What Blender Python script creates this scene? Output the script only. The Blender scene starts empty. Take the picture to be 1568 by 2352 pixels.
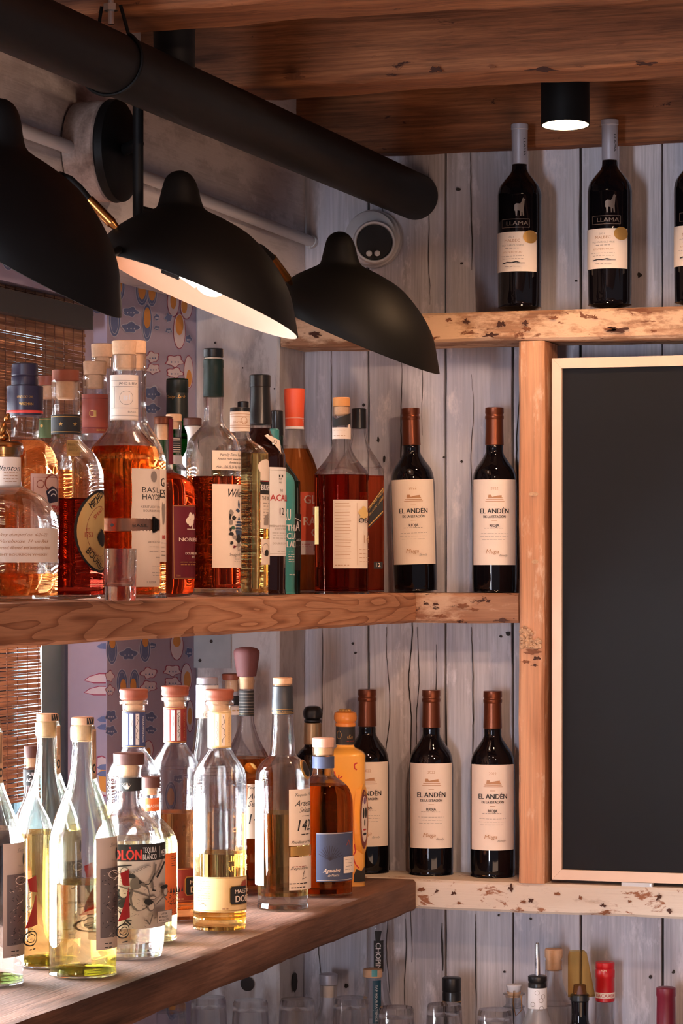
import bpy, bmesh, math, random
from mathutils import Vector, Matrix, noise
R = math.radians
random.seed(7)
sc = bpy.context.scene
COL = sc.collection

# ------------------------------------------------------------------ camera
F = 6600.0                      # focal length in pixels of the 1568x2352 photograph
HY = 1310.0                     # image row of the horizon
EYE = 1.65
SN, CS = 0.3057, 0.9521         # camera heading: 17.8 degrees left of the back wall's normal
CX, CY = 1.4917, -4.4501
cam_d = bpy.data.cameras.new('camera'); cam = bpy.data.objects.new('camera', cam_d); COL.objects.link(cam)
cam.location = (CX, CY, EYE); cam.rotation_euler = (R(90), 0, math.atan2(SN, CS))
cam_d.sensor_fit = 'VERTICAL'; cam_d.sensor_height = 36; cam_d.sensor_width = 24
cam_d.lens = F / 2352 * 36
cam_d.shift_y = (HY - 1176) / 2352
cam_d.clip_start = 0.05; cam_d.clip_end = 50
sc.camera = cam

# ------------------------------------------------------------------ world, lights, exposure
w = bpy.data.worlds.new('world'); sc.world = w; w.use_nodes = True
w.node_tree.nodes['Background'].inputs[0].default_value = (0.66, 0.66, 0.80, 1)
w.node_tree.nodes['Background'].inputs[1].default_value = 0.22
sc.view_settings.view_transform = 'Standard'; sc.view_settings.look = 'None'
sc.view_settings.gamma = 1; sc.view_settings.exposure = 0.0; sc.view_settings.use_curve_mapping = False
try:
    cy = sc.cycles
    cy.use_adaptive_sampling = True; cy.adaptive_threshold = 0.03
    cy.use_denoising = True; cy.denoiser = 'OPENIMAGEDENOISE'
    cy.max_bounces = 14; cy.diffuse_bounces = 3; cy.glossy_bounces = 4
    cy.transmission_bounces = 14; cy.transparent_max_bounces = 24
    cy.sample_clamp_indirect = 6; cy.caustics_refractive = True; cy.caustics_reflective = False
    cy.blur_glossy = 0.5
except Exception: pass

def light(name, typ, loc, energy, color, target=None, **kw):
    l = bpy.data.lights.new(name, typ); l.energy = energy; l.color = color
    for k, v in kw.items(): setattr(l, k, v)
    o = bpy.data.objects.new(name, l); COL.objects.link(o); o.location = loc
    if target is not None:
        o.rotation_euler = (Vector(target) - Vector(loc)).to_track_quat('-Z', 'Y').to_euler()
    return o
# daylight: overcast sky outside the left window, and an added cool area fill for assumed windows behind the camera
light('window_daylight', 'AREA', (-1.55, -0.6, 1.35), 10500, (0.88, 0.94, 1.0), (-0.5, -0.6, 1.35), shape='RECTANGLE', size=8.0, size_y=3.0)
light('assumed_window_fill', 'AREA', (-0.9, -6.3, 1.25), 760, (0.80, 0.85, 1.0), (0.5, 0, 1.3), shape='RECTANGLE', size=2.4, size_y=1.6)
# assumed warm ceiling spots of the bar, out of view, then an added fill from below
light('assumed_ceiling_spot_room', 'SPOT', (0.95, -1.95, 2.50), 46, (1.0, 0.62, 0.40), (0.75, 0, 1.45), spot_size=R(75), spot_blend=0.6, shadow_soft_size=0.03)
light('assumed_ceiling_spot_bar', 'SPOT', (1.9, -2.6, 2.50), 80, (1.0, 0.64, 0.43), (0.35, -0.5, 1.88), spot_size=R(40), spot_blend=1.0, shadow_soft_size=0.03)
light('floor_bounce_fill', 'AREA', (1.6, -2.2, 0.4), 24, (1.0, 0.62, 0.42), (1.0, -1.0, 2.6), shape='RECTANGLE', size=1.6, size_y=1.6)  # added area lamp aimed up, stands in for warm light off the floor

# ------------------------------------------------------------------ measuring helpers
def atd(px, d):
    u = (px - 784) / F
    return Vector((CX - SN * d + CS * u * d, CY + CS * d + SN * u * d))
def d_onX(px, X): return (CX - X) / (SN - CS * (px - 784) / F)
def d_onY(px, Y): return (Y - CY) / (CS + SN * (px - 784) / F)
def zat(py, d): return EYE + (HY - py) * d / F
def pX(px, py, X):
    d = d_onX(px, X); p = atd(px, d); return Vector((p.x, p.y, zat(py, d)))
def pY(px, py, Y):
    d = d_onY(px, Y); p = atd(px, d); return Vector((p.x, p.y, zat(py, d)))
def depth_of(x, y): return (x - CX) * -SN + (y - CY) * CS

# ------------------------------------------------------------------ materials
def nt(name):
    m = bpy.data.materials.new(name); m.use_nodes = True
    t = m.node_tree; t.nodes.clear()
    o = t.nodes.new('ShaderNodeOutputMaterial')
    return m, t, o
def N(t, typ, **kw):
    n = t.nodes.new(typ)
    for k, v in kw.items():
        if k.startswith('i_'): n.inputs[k[2:].replace('_', ' ')].default_value = v
        else: setattr(n, k, v)
    return n
def prin(t, o, **kw):
    b = t.nodes.new('ShaderNodeBsdfPrincipled')
    for k, v in kw.items(): b.inputs[k].default_value = v
    t.links.new(b.outputs[0], o.inputs[0]); return b
_mc = {}
def srgb(r, g, b):
    f = lambda c: (c / 255 / 12.92) if c / 255 <= 0.04045 else ((c / 255 + 0.055) / 1.055) ** 2.4
    return (f(r), f(g), f(b), 1)
def plain(name, col, rough=0.6, metal=0.0, coat=0.0, mottled=0.12, scale=60, bump=0.0, spec=0.5):
    if name in _mc: return _mc[name]
    m, t, o = nt(name)
    b = prin(t, o, Roughness=rough, Metallic=metal)
    b.inputs['Specular IOR Level'].default_value = spec
    b.inputs['Coat Weight'].default_value = coat
    tc = N(t, 'ShaderNodeTexCoord'); ns = N(t, 'ShaderNodeTexNoise', i_Scale=scale, i_Detail=4.0)
    t.links.new(tc.outputs['Object'], ns.inputs['Vector'])
    mx = N(t, 'ShaderNodeMix', data_type='RGBA')
    k = 1 - mottled; mx.inputs[6].default_value = (col[0] * k, col[1] * k, col[2] * k, 1)
    k = 1 + mottled * 0.6; mx.inputs[7].default_value = (min(col[0] * k, 1), min(col[1] * k, 1), min(col[2] * k, 1), 1)
    t.links.new(ns.outputs['Fac'], mx.inputs[0]); t.links.new(mx.outputs[2], b.inputs['Base Color'])
    if bump:
        bp = N(t, 'ShaderNodeBump', i_Strength=bump, i_Distance=0.002)
        t.links.new(ns.outputs['Fac'], bp.inputs['Height']); t.links.new(bp.outputs[0], b.inputs['Normal'])
    _mc[name] = m; return m
def emit(name, col, s):
    if name in _mc: return _mc[name]
    m, t, o = nt(name); e = N(t, 'ShaderNodeEmission'); e.inputs[0].default_value = (*col, 1); e.inputs[1].default_value = s
    t.links.new(e.outputs[0], o.inputs[0]); _mc[name] = m; return m
def clear_glass(name, tint=(1, 1, 1), edge=0.9, base=0.10):
    """thin walled glass: see-through where the wall is met square on, refracting at its edges"""
    if name in _mc: return _mc[name]
    m, t, o = nt(name)
    tr = N(t, 'ShaderNodeBsdfTransparent'); tr.inputs[0].default_value = (*[0.985 * c for c in tint], 1)
    g = N(t, 'ShaderNodeBsdfGlass'); g.inputs['Color'].default_value = (*tint, 1); g.inputs['Roughness'].default_value = 0.0; g.inputs['IOR'].default_value = 1.47
    lw = N(t, 'ShaderNodeLayerWeight'); lw.inputs[0].default_value = 0.5
    mr = N(t, 'ShaderNodeMapRange'); mr.inputs[1].default_value = 0.15; mr.inputs[2].default_value = 0.85; mr.inputs[3].default_value = base; mr.inputs[4].default_value = edge
    t.links.new(lw.outputs['Facing'], mr.inputs[0])
    tc = N(t, 'ShaderNodeTexCoord'); ns = N(t, 'ShaderNodeTexNoise', i_Scale=22.0, i_Detail=1.0)
    mp = N(t, 'ShaderNodeMapping'); mp.inputs['Scale'].default_value = (1, 1, 0.35)
    t.links.new(tc.outputs['Object'], mp.inputs[0]); t.links.new(mp.outputs[0], ns.inputs['Vector'])
    bp = N(t, 'ShaderNodeBump', i_Strength=0.35, i_Distance=0.004)
    t.links.new(ns.outputs['Fac'], bp.inputs['Height']); t.links.new(bp.outputs[0], g.inputs['Normal'])
    ms = N(t, 'ShaderNodeMixShader'); t.links.new(mr.outputs[0], ms.inputs[0]); t.links.new(tr.outputs[0], ms.inputs[1]); t.links.new(g.outputs[0], ms.inputs[2])
    t.links.new(ms.outputs[0], o.inputs[0]); _mc[name] = m; return m
def solid_glass(name, tint, through=0.15, ior=1.4, bump=0.15):
    if name in _mc: return _mc[name]
    m, t, o = nt(name)
    g = N(t, 'ShaderNodeBsdfGlass'); g.inputs['Color'].default_value = (*tint, 1); g.inputs['Roughness'].default_value = 0.0; g.inputs['IOR'].default_value = ior
    tr = N(t, 'ShaderNodeBsdfTransparent'); tr.inputs[0].default_value = (*tint, 1)
    tc = N(t, 'ShaderNodeTexCoord'); ns = N(t, 'ShaderNodeTexNoise', i_Scale=30.0, i_Detail=1.0)
    mp = N(t, 'ShaderNodeMapping'); mp.inputs['Scale'].default_value = (1, 1, 0.15)
    t.links.new(tc.outputs['Object'], mp.inputs[0]); t.links.new(mp.outputs[0], ns.inputs['Vector'])
    bp = N(t, 'ShaderNodeBump', i_Strength=bump, i_Distance=0.003)
    t.links.new(ns.outputs['Fac'], bp.inputs['Height']); t.links.new(bp.outputs[0], g.inputs['Normal'])
    ms = N(t, 'ShaderNodeMixShader'); ms.inputs[0].default_value = through
    t.links.new(g.outputs[0], ms.inputs[1]); t.links.new(tr.outputs[0], ms.inputs[2]); t.links.new(ms.outputs[0], o.inputs[0])
    _mc[name] = m; return m
def wood(name, dark, mid, light, axis=0, grain=1.0, contour=0.0, paint=None, paint_amt=0.0, spots=None, rough=0.75, fine=0.5, seed=0.0, spot_amt=0.62, weather=None, bump=0.5):
    m, t, o = nt(name); b = prin(t, o, Roughness=rough)
    b.inputs['Specular IOR Level'].default_value = 0.3
    L = t.links.new
    tc = N(t, 'ShaderNodeTexCoord')
    def mapped(along, across):
        mp = N(t, 'ShaderNodeMapping'); s = [across] * 3; s[axis] = along
        mp.inputs['Scale'].default_value = s; mp.inputs['Location'].default_value = (seed, seed * 1.7, seed * 0.6)
        L(tc.outputs['Object'], mp.inputs[0]); return mp.outputs[0]
    n1 = N(t, 'ShaderNodeTexNoise', i_Scale=1.0, i_Detail=5.0, i_Distortion=0.6)
    L(mapped(2.2 * grain, 16 * grain), n1.inputs['Vector']); val = n1.outputs['Fac']
    if contour:
        n0 = N(t, 'ShaderNodeTexNoise', i_Scale=1.0, i_Detail=1.0, i_Distortion=0.3)
        L(mapped(3.4, 30), n0.inputs['Vector'])
        mu = N(t, 'ShaderNodeMath', operation='MULTIPLY'); mu.inputs[1].default_value = contour; L(n0.outputs['Fac'], mu.inputs[0])
        fr = N(t, 'ShaderNodeMath', operation='FRACT'); L(mu.outputs[0], fr.inputs[0])
        pw = N(t, 'ShaderNodeMath', operation='POWER'); pw.inputs[1].default_value = 1.6; L(fr.outputs[0], pw.inputs[0])
        mxv = N(t, 'ShaderNodeMix'); mxv.inputs[0].default_value = 0.3
        inv = N(t, 'ShaderNodeMath', operation='SUBTRACT'); inv.inputs[0].default_value = 1.0; L(pw.outputs[0], inv.inputs[1])
        L(inv.outputs[0], mxv.inputs[2]); L(n1.outputs['Fac'], mxv.inputs[3]); val = mxv.outputs[0]
    rp = N(t, 'ShaderNodeValToRGB'); cr = rp.color_ramp
    if contour: cr.elements[0].position = 0.02; cr.elements[1].position = 0.62
    else: cr.elements[0].position = 0.33; cr.elements[1].position = 0.68
    cr.elements[0].color = dark; cr.elements[1].color = light
    e = cr.elements.new((cr.elements[0].position + cr.elements[-1].position) / 2); e.color = mid
    L(val, rp.inputs[0]); col = rp.outputs[0]
    n2 = N(t, 'ShaderNodeTexNoise', i_Scale=1.0, i_Detail=8.0, i_Roughness=0.65)
    L(mapped(7, 260), n2.inputs['Vector'])
    r2 = N(t, 'ShaderNodeMapRange'); r2.inputs[1].default_value = 0.3; r2.inputs[2].default_value = 0.62; r2.inputs[3].default_value = 1 - fine; r2.inputs[4].default_value = 1.0
    L(n2.outputs['Fac'], r2.inputs[0])
    mm = N(t, 'ShaderNodeMix', data_type='RGBA', blend_type='MULTIPLY'); mm.inputs[0].default_value = 1.0
    L(col, mm.inputs[6]); L(r2.outputs[0], mm.inputs[7]); col = mm.outputs[2]
    hgt = r2.outputs[0]
    if weather:
        nw = N(t, 'ShaderNodeTexNoise', i_Scale=1.0, i_Detail=6.0, i_Roughness=0.6); L(mapped(1.4, 9), nw.inputs['Vector'])
        rw = N(t, 'ShaderNodeMapRange'); rw.inputs[1].default_value = 0.45; rw.inputs[2].default_value = 0.7; rw.inputs[3].default_value = 0; rw.inputs[4].default_value = 0.7
        L(nw.outputs['Fac'], rw.inputs[0]); wm = N(t, 'ShaderNodeMix', data_type='RGBA'); L(rw.outputs[0], wm.inputs[0]); L(col, wm.inputs[6]); wm.inputs[7].default_value = weather; col = wm.outputs[2]
    if paint:
        n3 = N(t, 'ShaderNodeTexNoise', i_Scale=1.0, i_Detail=9.0, i_Roughness=0.7); L(mapped(9, 26), n3.inputs['Vector'])
        r3 = N(t, 'ShaderNodeMapRange'); c = 1 - paint_amt; r3.inputs[1].default_value = c - 0.05; r3.inputs[2].default_value = c + 0.05
        L(n3.outputs['Fac'], r3.inputs[0]); pm = N(t, 'ShaderNodeMix', data_type='RGBA')
        L(r3.outputs[0], pm.inputs[0]); L(col, pm.inputs[6]); pm.inputs[7].default_value = paint; col = pm.outputs[2]
    if spots:
        n4 = N(t, 'ShaderNodeTexNoise', i_Scale=1.0, i_Detail=5.0, i_Roughness=0.65, i_Distortion=0.5); L(mapped(26, 55), n4.inputs['Vector'])
        r4 = N(t, 'ShaderNodeMapRange'); r4.inputs[1].default_value = spot_amt; r4.inputs[2].default_value = spot_amt + 0.05
        L(n4.outputs['Fac'], r4.inputs[0]); pm = N(t, 'ShaderNodeMix', data_type='RGBA')
        L(r4.outputs[0], pm.inputs[0]); L(col, pm.inputs[6]); pm.inputs[7].default_value = spots; col = pm.outputs[2]
    L(col, b.inputs['Base Color'])
    bp = N(t, 'ShaderNodeBump', i_Strength=bump, i_Distance=0.0015); L(hgt, bp.inputs['Height']); L(bp.outputs[0], b.inputs['Normal'])
    return m

M_boards = wood('weathered_board', srgb(184, 178, 186), srgb(212, 206, 210), srgb(226, 220, 224), axis=2, grain=0.7, paint=srgb(224, 218, 224), paint_amt=0.40, fine=0.34, weather=srgb(172, 178, 200), bump=0.6)
M_header = wood('painted_header', srgb(190, 182, 182), srgb(212, 204, 204), srgb(222, 214, 212), axis=1, fine=0.2, paint=srgb(218, 210, 210), paint_amt=0.5, seed=3)
M_post = wood('painted_post', srgb(165, 160, 162), srgb(196, 190, 190), srgb(210, 205, 203), axis=2, fine=0.12, paint=srgb(206, 202, 202), paint_amt=0.5, seed=5)
M_low = wood('worn_brown_plank', srgb(68, 45, 36), srgb(114, 80, 64), srgb(150, 110, 92), axis=1, fine=0.55, seed=1, weather=srgb(140, 104, 88))
M_mid = wood('wavy_grain_plank', srgb(118, 72, 50), srgb(168, 112, 82), srgb(192, 138, 106), axis=1, fine=0.3, contour=8.0, seed=2)
M_white = wood('flaked_white_plank', srgb(140, 92, 66), srgb(190, 160, 138), srgb(212, 190, 172), axis=0, fine=0.4, paint=srgb(216, 200, 184), paint_amt=0.60, spots=srgb(150, 98, 70), spot_amt=0.60, seed=4)
M_tan = wood('worm_eaten_tan_plank', srgb(130, 84, 58), srgb(184, 138, 106), srgb(206, 164, 132), axis=0, fine=0.42, paint=srgb(218, 182, 150), paint_amt=0.50, spots=srgb(120, 74, 50), spot_amt=0.60, seed=14)
M_stub = wood('mottled_plank', srgb(80, 45, 30), srgb(140, 92, 66), srgb(176, 128, 98), axis=0, fine=0.3, paint=srgb(196, 160, 132), paint_amt=0.44, spots=srgb(60, 32, 22), spot_amt=0.60, seed=9)
M_orange = wood('orange_post_wood', srgb(172, 112, 78), srgb(206, 146, 108), srgb(220, 166, 128), axis=2, fine=0.3, paint=srgb(222, 184, 156), paint_amt=0.40, seed=6)
M_beam = wood('dark_beam_wood', srgb(88, 50, 30), srgb(142, 88, 56), srgb(172, 112, 74), axis=0, fine=0.6, seed=7, spots=srgb(58, 30, 20), spot_amt=0.66)
M_cork = plain('cork', srgb(222, 178, 140), 0.8, mottled=0.2, scale=250)
M_capwood = plain('cap_wood', srgb(152, 78, 52), 0.5, mottled=0.25, scale=90)
M_capdark = plain('dark_cap_wood', srgb(92, 52, 42), 0.55, mottled=0.25, scale=90)
M_black = plain('matte_black_metal', (0.0045, 0.004, 0.004, 1), 0.55, mottled=0.1, spec=0.18)
M_pipe = plain('black_pipe_paint', (0.010, 0.0095, 0.0105, 1), 0.55, mottled=0.2, spec=0.2)
M_inner = plain('shade_white_inside', srgb(236, 200, 176), 0.6, mottled=0.03)
M_brass = plain('brass', srgb(176, 120, 66), 0.3, 1.0)
M_winegl = plain('dark_wine_glass', (0.004, 0.003, 0.004, 1), 0.03, coat=0.0, mottled=0.0)
M_copper = plain('copper_capsule', srgb(120, 66, 44), 0.32, 0.75, mottled=0.15)
M_silver = plain('silver_capsule', srgb(176, 174, 184), 0.35, 0.25, mottled=0.1)
M_paper = plain('cream_paper', srgb(240, 222, 206), 0.7, mottled=0.03, scale=120)
M_white_p = plain('white_paper', srgb(236, 232, 232), 0.7, mottled=0.03, scale=120)
M_ink = plain('black_ink', (0.02, 0.018, 0.018, 1), 0.7)
M_grey = plain('grey_ink', srgb(150, 138, 130), 0.7)
M_brown = plain('brown_ink', srgb(190, 140, 100), 0.6)
M_gold = plain('gold_ink', srgb(206, 160, 90), 0.35, 0.6)
M_red = plain('red_ink', srgb(190, 40, 40), 0.6)
M_chalk = plain('chalkboard_slate', (0.010, 0.010, 0.012, 1), 0.8, mottled=0.2, scale=8, spec=0.25)
M_frame = plain('pale_frame_wood', srgb(232, 200, 176), 0.6, mottled=0.05)
M_white_plastic = plain('white_plastic', srgb(200, 198, 200), 0.45, mottled=0.04)
M_steel = plain('steel', srgb(190, 186, 184), 0.25, 1.0)
M_crack = plain('crack_shadow_gap', (0.035, 0.028, 0.026, 1), 0.9)
G_clear = clear_glass('clear_bottle_glass')
G_green = clear_glass('pale_green_glass', (0.965, 0.985, 0.955))
G_base = solid_glass('thick_clear_glass', (0.97, 0.98, 0.98), 0.25, 1.45, 0.2)
LQ = {
 'amber': solid_glass('amber_spirit', (0.86, 0.49, 0.24), 0.2),
 'orange': solid_glass('orange_spirit', (0.97, 0.68, 0.42), 0.25),
 'red': solid_glass('red_brown_spirit', (0.71, 0.28, 0.17), 0.15),
 'dark': solid_glass('dark_spirit', (0.50, 0.16, 0.12), 0.12),
 'pale': solid_glass('pale_gold_spirit', (0.97, 0.90, 0.66), 0.3),
 'gold': solid_glass('gold_spirit', (0.97, 0.84, 0.52), 0.25),
 'clear': solid_glass('clear_spirit', (0.97, 0.98, 0.98), 0.35),
 'vdark': plain('very_dark_spirit', (0.02, 0.006, 0.005, 1), 0.03, mottled=0),
}

# ------------------------------------------------------------------ mesh builder
class MB:
    def __init__(s): s.v = []; s.f = []; s.m = []; s.mats = []; s.sm = []
    def mi(s, mat):
        if mat not in s.mats: s.mats.append(mat)
        return s.mats.index(mat)
    def add(s, verts, faces, mat, smooth=False):
        k = len(s.v); i = s.mi(mat); s.v += [tuple(p) for p in verts]
        for f in faces: s.f.append([k + a for a in f]); s.m.append(i); s.sm.append(smooth)
    def box(s, lo, hi, mat, rot=None, org=(0, 0, 0)):
        x0, y0, z0 = lo; x1, y1, z1 = hi
        vs = [Vector(p) for p in ((x0, y0, z0), (x1, y0, z0), (x1, y1, z0), (x0, y1, z0), (x0, y0, z1), (x1, y0, z1), (x1, y1, z1), (x0, y1, z1))]
        if rot: vs = [rot @ p + Vector(org) for p in vs]
        s.add(vs, [(0, 3, 2, 1), (4, 5, 6, 7), (0, 1, 5, 4), (1, 2, 6, 5), (2, 3, 7, 6), (3, 0, 4, 7)], mat)
    def lathe(s, prof, mat, n=40, c=(0, 0), smooth=True, cap0=True, cap1=True, sq=0.0, flute=None):
        """prof: (r, z) list; closed with end fans"""
        vs = []; fs = []
        for (r, z) in prof:
            for i in range(n):
                a = 2 * math.pi * i / n; k = 1.0
                if sq: k = 1.0 / (abs(math.cos(a)) ** sq + abs(math.sin(a)) ** sq) ** (1 / sq)
                if flute: k *= 1 + flute[1] * math.cos(flute[0] * a)
                vs.append((c[0] + r * k * math.cos(a), c[1] + r * k * math.sin(a), z))
        L = len(prof)
        up = prof[-1][1] >= prof[0][1]
        for j in range(L - 1):
            for i in range(n):
                a, b_, c_, d_ = j * n + i, j * n + (i + 1) % n, (j + 1) * n + (i + 1) % n, (j + 1) * n + i
                fs.append((a, b_, c_, d_) if up else (a, d_, c_, b_))
        if cap0: fs.append(tuple(reversed(range(n))) if up else tuple(range(n)))
        if cap1: fs.append(tuple(range((L - 1) * n, L * n)) if up else tuple(reversed(range((L - 1) * n, L * n))))
        s.add(vs, fs, mat, smooth)
    def shell(s, prof, mat, th=0.0025, n=40, sq=0.0, flute=None, floor=0.0):
        """hollow thick-walled ring: outer prof going up, inner going down (annular rims)"""
        vs = []; fs = []
        inner = [(max(r - th, 0.0015), z + (floor if j == 0 else 0)) for j, (r, z) in enumerate(prof)]
        ring = list(prof) + list(reversed(inner)); L = len(ring)
        for (r, z) in ring:
            for i in range(n):
                a = 2 * math.pi * i / n; k = 1.0
                if sq: k = 1.0 / (abs(math.cos(a)) ** sq + abs(math.sin(a)) ** sq) ** (1 / sq)
                if flute: k *= 1 + flute[1] * math.cos(flute[0] * a)
                vs.append((r * k * math.cos(a), r * k * math.sin(a), z))
        for j in range(L):
            for i in range(n):
                a, b_ = j * n + i, j * n + (i + 1) % n; c_, d_ = ((j + 1) % L) * n + (i + 1) % n, ((j + 1) % L) * n + i
                fs.append((a, b_, c_, d_))
        s.add(vs, fs, mat, True)
    def tube(s, pts, r, mat, n=12, caps=True):
        pts = [Vector(p) for p in pts]; rs = r if isinstance(r, (list, tuple)) else [r] * len(pts)
        vs = []; fs = []; prev = None
        for i, p in enumerate(pts):
            t = (pts[min(i + 1, len(pts) - 1)] - pts[max(i - 1, 0)]).normalized()
            if prev is None:
                a = Vector((0, 0, 1)) if abs(t.z) < 0.9 else Vector((1, 0, 0)); u = t.cross(a).normalized()
            else: u = (prev - t * prev.dot(t)).normalized()
            prev = u; w_ = t.cross(u)
            for k in range(n):
                a = 2 * math.pi * k / n; vs.append(p + (u * math.cos(a) + w_ * math.sin(a)) * rs[i])
        for j in range(len(pts) - 1):
            for k in range(n):
                fs.append((j * n + k, j * n + (k + 1) % n, (j + 1) * n + (k + 1) % n, (j + 1) * n + k))
        if caps: fs.append(tuple(reversed(range(n)))); fs.append(tuple(range((len(pts) - 1) * n, len(pts) * n)))
        s.add(vs, fs, mat, True)
    def build(s, name, parent=None, loc=None, sharp=35):
        me = bpy.data.meshes.new(name); me.from_pydata(s.v, [], s.f); me.update()
        for m_ in s.mats: me.materials.append(m_)
        me.polygons.foreach_set('material_index', s.m); me.polygons.foreach_set('use_smooth', s.sm)
        if any(s.sm):
            try: me.set_sharp_from_angle(angle=R(sharp))
            except Exception: pass
        o = bpy.data.objects.new(name, me); COL.objects.link(o)
        if parent: o.parent = parent
        if loc is not None: o.location = loc
        return o
def tag(o, label, cat=None, group=None, kind=None):
    if label: o['label'] = label
    if cat: o['category'] = cat
    if group: o['group'] = group
    if kind: o['kind'] = kind
    return o
def empty(name, loc, rz=0.0):
    o = bpy.data.objects.new(name, None); COL.objects.link(o); o.location = loc; o.rotation_euler = (0, 0, rz); o.empty_display_size = 0.02; return o
def copy_thing(src, loc, label, rot=None):
    c = src.copy(); COL.objects.link(c); c.location = loc; c['label'] = label
    if rot is not None: c.rotation_euler = rot
    for ch in [o for o in src.children]:
        k = ch.copy(); COL.objects.link(k); k.parent = c
        for g in ch.children:
            h = g.copy(); COL.objects.link(h); h.parent = k
    return c

def plank(name, lo, hi, mat, axis=0, rough=0.0022, step=0.025, flat_top=True, parent=None, seed=0, bev=0.004):
    """a rough sawn length of timber: rounded section, wandering edges"""
    lo = Vector(lo); hi = Vector(hi); c = (lo + hi) / 2; h = (hi - lo) / 2
    ax = axis; o1, o2 = [(1, 2), (0, 2), (0, 1)][axis]
    A, B = h[o1], h[o2]; n = max(2, int(2 * h[ax] / step))
    sec = []
    k1 = max(2, int(2 * A / 0.02)); k2 = max(2, int(2 * B / 0.012))
    for i in range(k1 + 1): sec.append((-A + bev + (2 * A - 2 * bev) * i / k1, -B))
    for i in range(k2 + 1): sec.append((A, -B + bev + (2 * B - 2 * bev) * i / k2))
    for i in range(k1 + 1): sec.append((A - bev - (2 * A - 2 * bev) * i / k1, B))
    for i in range(k2 + 1): sec.append((-A, B - bev - (2 * B - 2 * bev) * i / k2))
    vs = []; m = len(sec)
    for j in range(n + 1):
        t = -h[ax] + 2 * h[ax] * j / n
        for (a, b) in sec:
            p = Vector((0, 0, 0)); p[ax] = t; p[o1] = a; p[o2] = b
            q = noise.noise_vector(Vector((p.x * 9 + seed, p.y * 9, p.z * 9 + seed))) * rough + noise.noise_vector(Vector((p.x * 45 + seed, p.y * 45, p.z * 45))) * rough * 0.35
            q[ax] = 0
            top = b if o2 == 2 else None
            if flat_top and top is not None and b > B - 1e-6: q.z = 0
            if j in (0, n): q *= 0.3
            vs.append(p + q)
    fs = []
    for j in range(n):
        for i in range(m):
            fs.append((j * m + i, (j + 1) * m + i, (j + 1) * m + (i + 1) % m, j * m + (i + 1) % m))
    fs.append(tuple(range(m))); fs.append(tuple(reversed(range(n * m, (n + 1) * m))))
    mb = MB(); mb.add(vs, fs, mat, True)
    o = mb.build(name, parent, c, 40)
    bm = bmesh.new(); bm.from_mesh(o.data); bmesh.ops.recalc_face_normals(bm, faces=bm.faces); bm.to_mesh(o.data); bm.free()
    return o

def merge_into(tgt, src):
    bm = bmesh.new(); bm.from_mesh(tgt.data); n0 = len(bm.faces); k = len(tgt.data.materials)
    for m_ in src.data.materials: tgt.data.materials.append(m_)
    bm.from_mesh(src.data); bm.faces.ensure_lookup_table()
    for f in bm.faces[n0:]: f.material_index += k
    bm.to_mesh(tgt.data); bm.free(); me = src.data; bpy.data.objects.remove(src); bpy.data.meshes.remove(me)

# ------------------------------------------------------------------ lettering
_tx = {}
def text_mesh(s, shear=0.0):
    key = (s, shear)
    if key in _tx: return _tx[key]
    cu = bpy.data.curves.new('lettering', 'FONT'); cu.body = s; cu.resolution_u = 2; cu.shear = shear; cu.fill_mode = 'FRONT'
    ob = bpy.data.objects.new('lettering', cu); me = bpy.data.meshes.new_from_object(ob)
    vs = [(v.co.x, v.co.y) for v in me.vertices]; fs = [list(p.vertices) for p in me.polygons]
    bpy.data.objects.remove(ob); bpy.data.meshes.remove(me); bpy.data.curves.remove(cu)
    x0 = min([v[0] for v in vs] or [0]); vs = [(x - x0, y) for x, y in vs]
    wd = max([v[0] for v in vs] or [1])
    _tx[key] = (vs, fs, wd); return _tx[key]
_hv = text_mesh('H'); CAP = max(v[1] for v in _hv[0])

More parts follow.
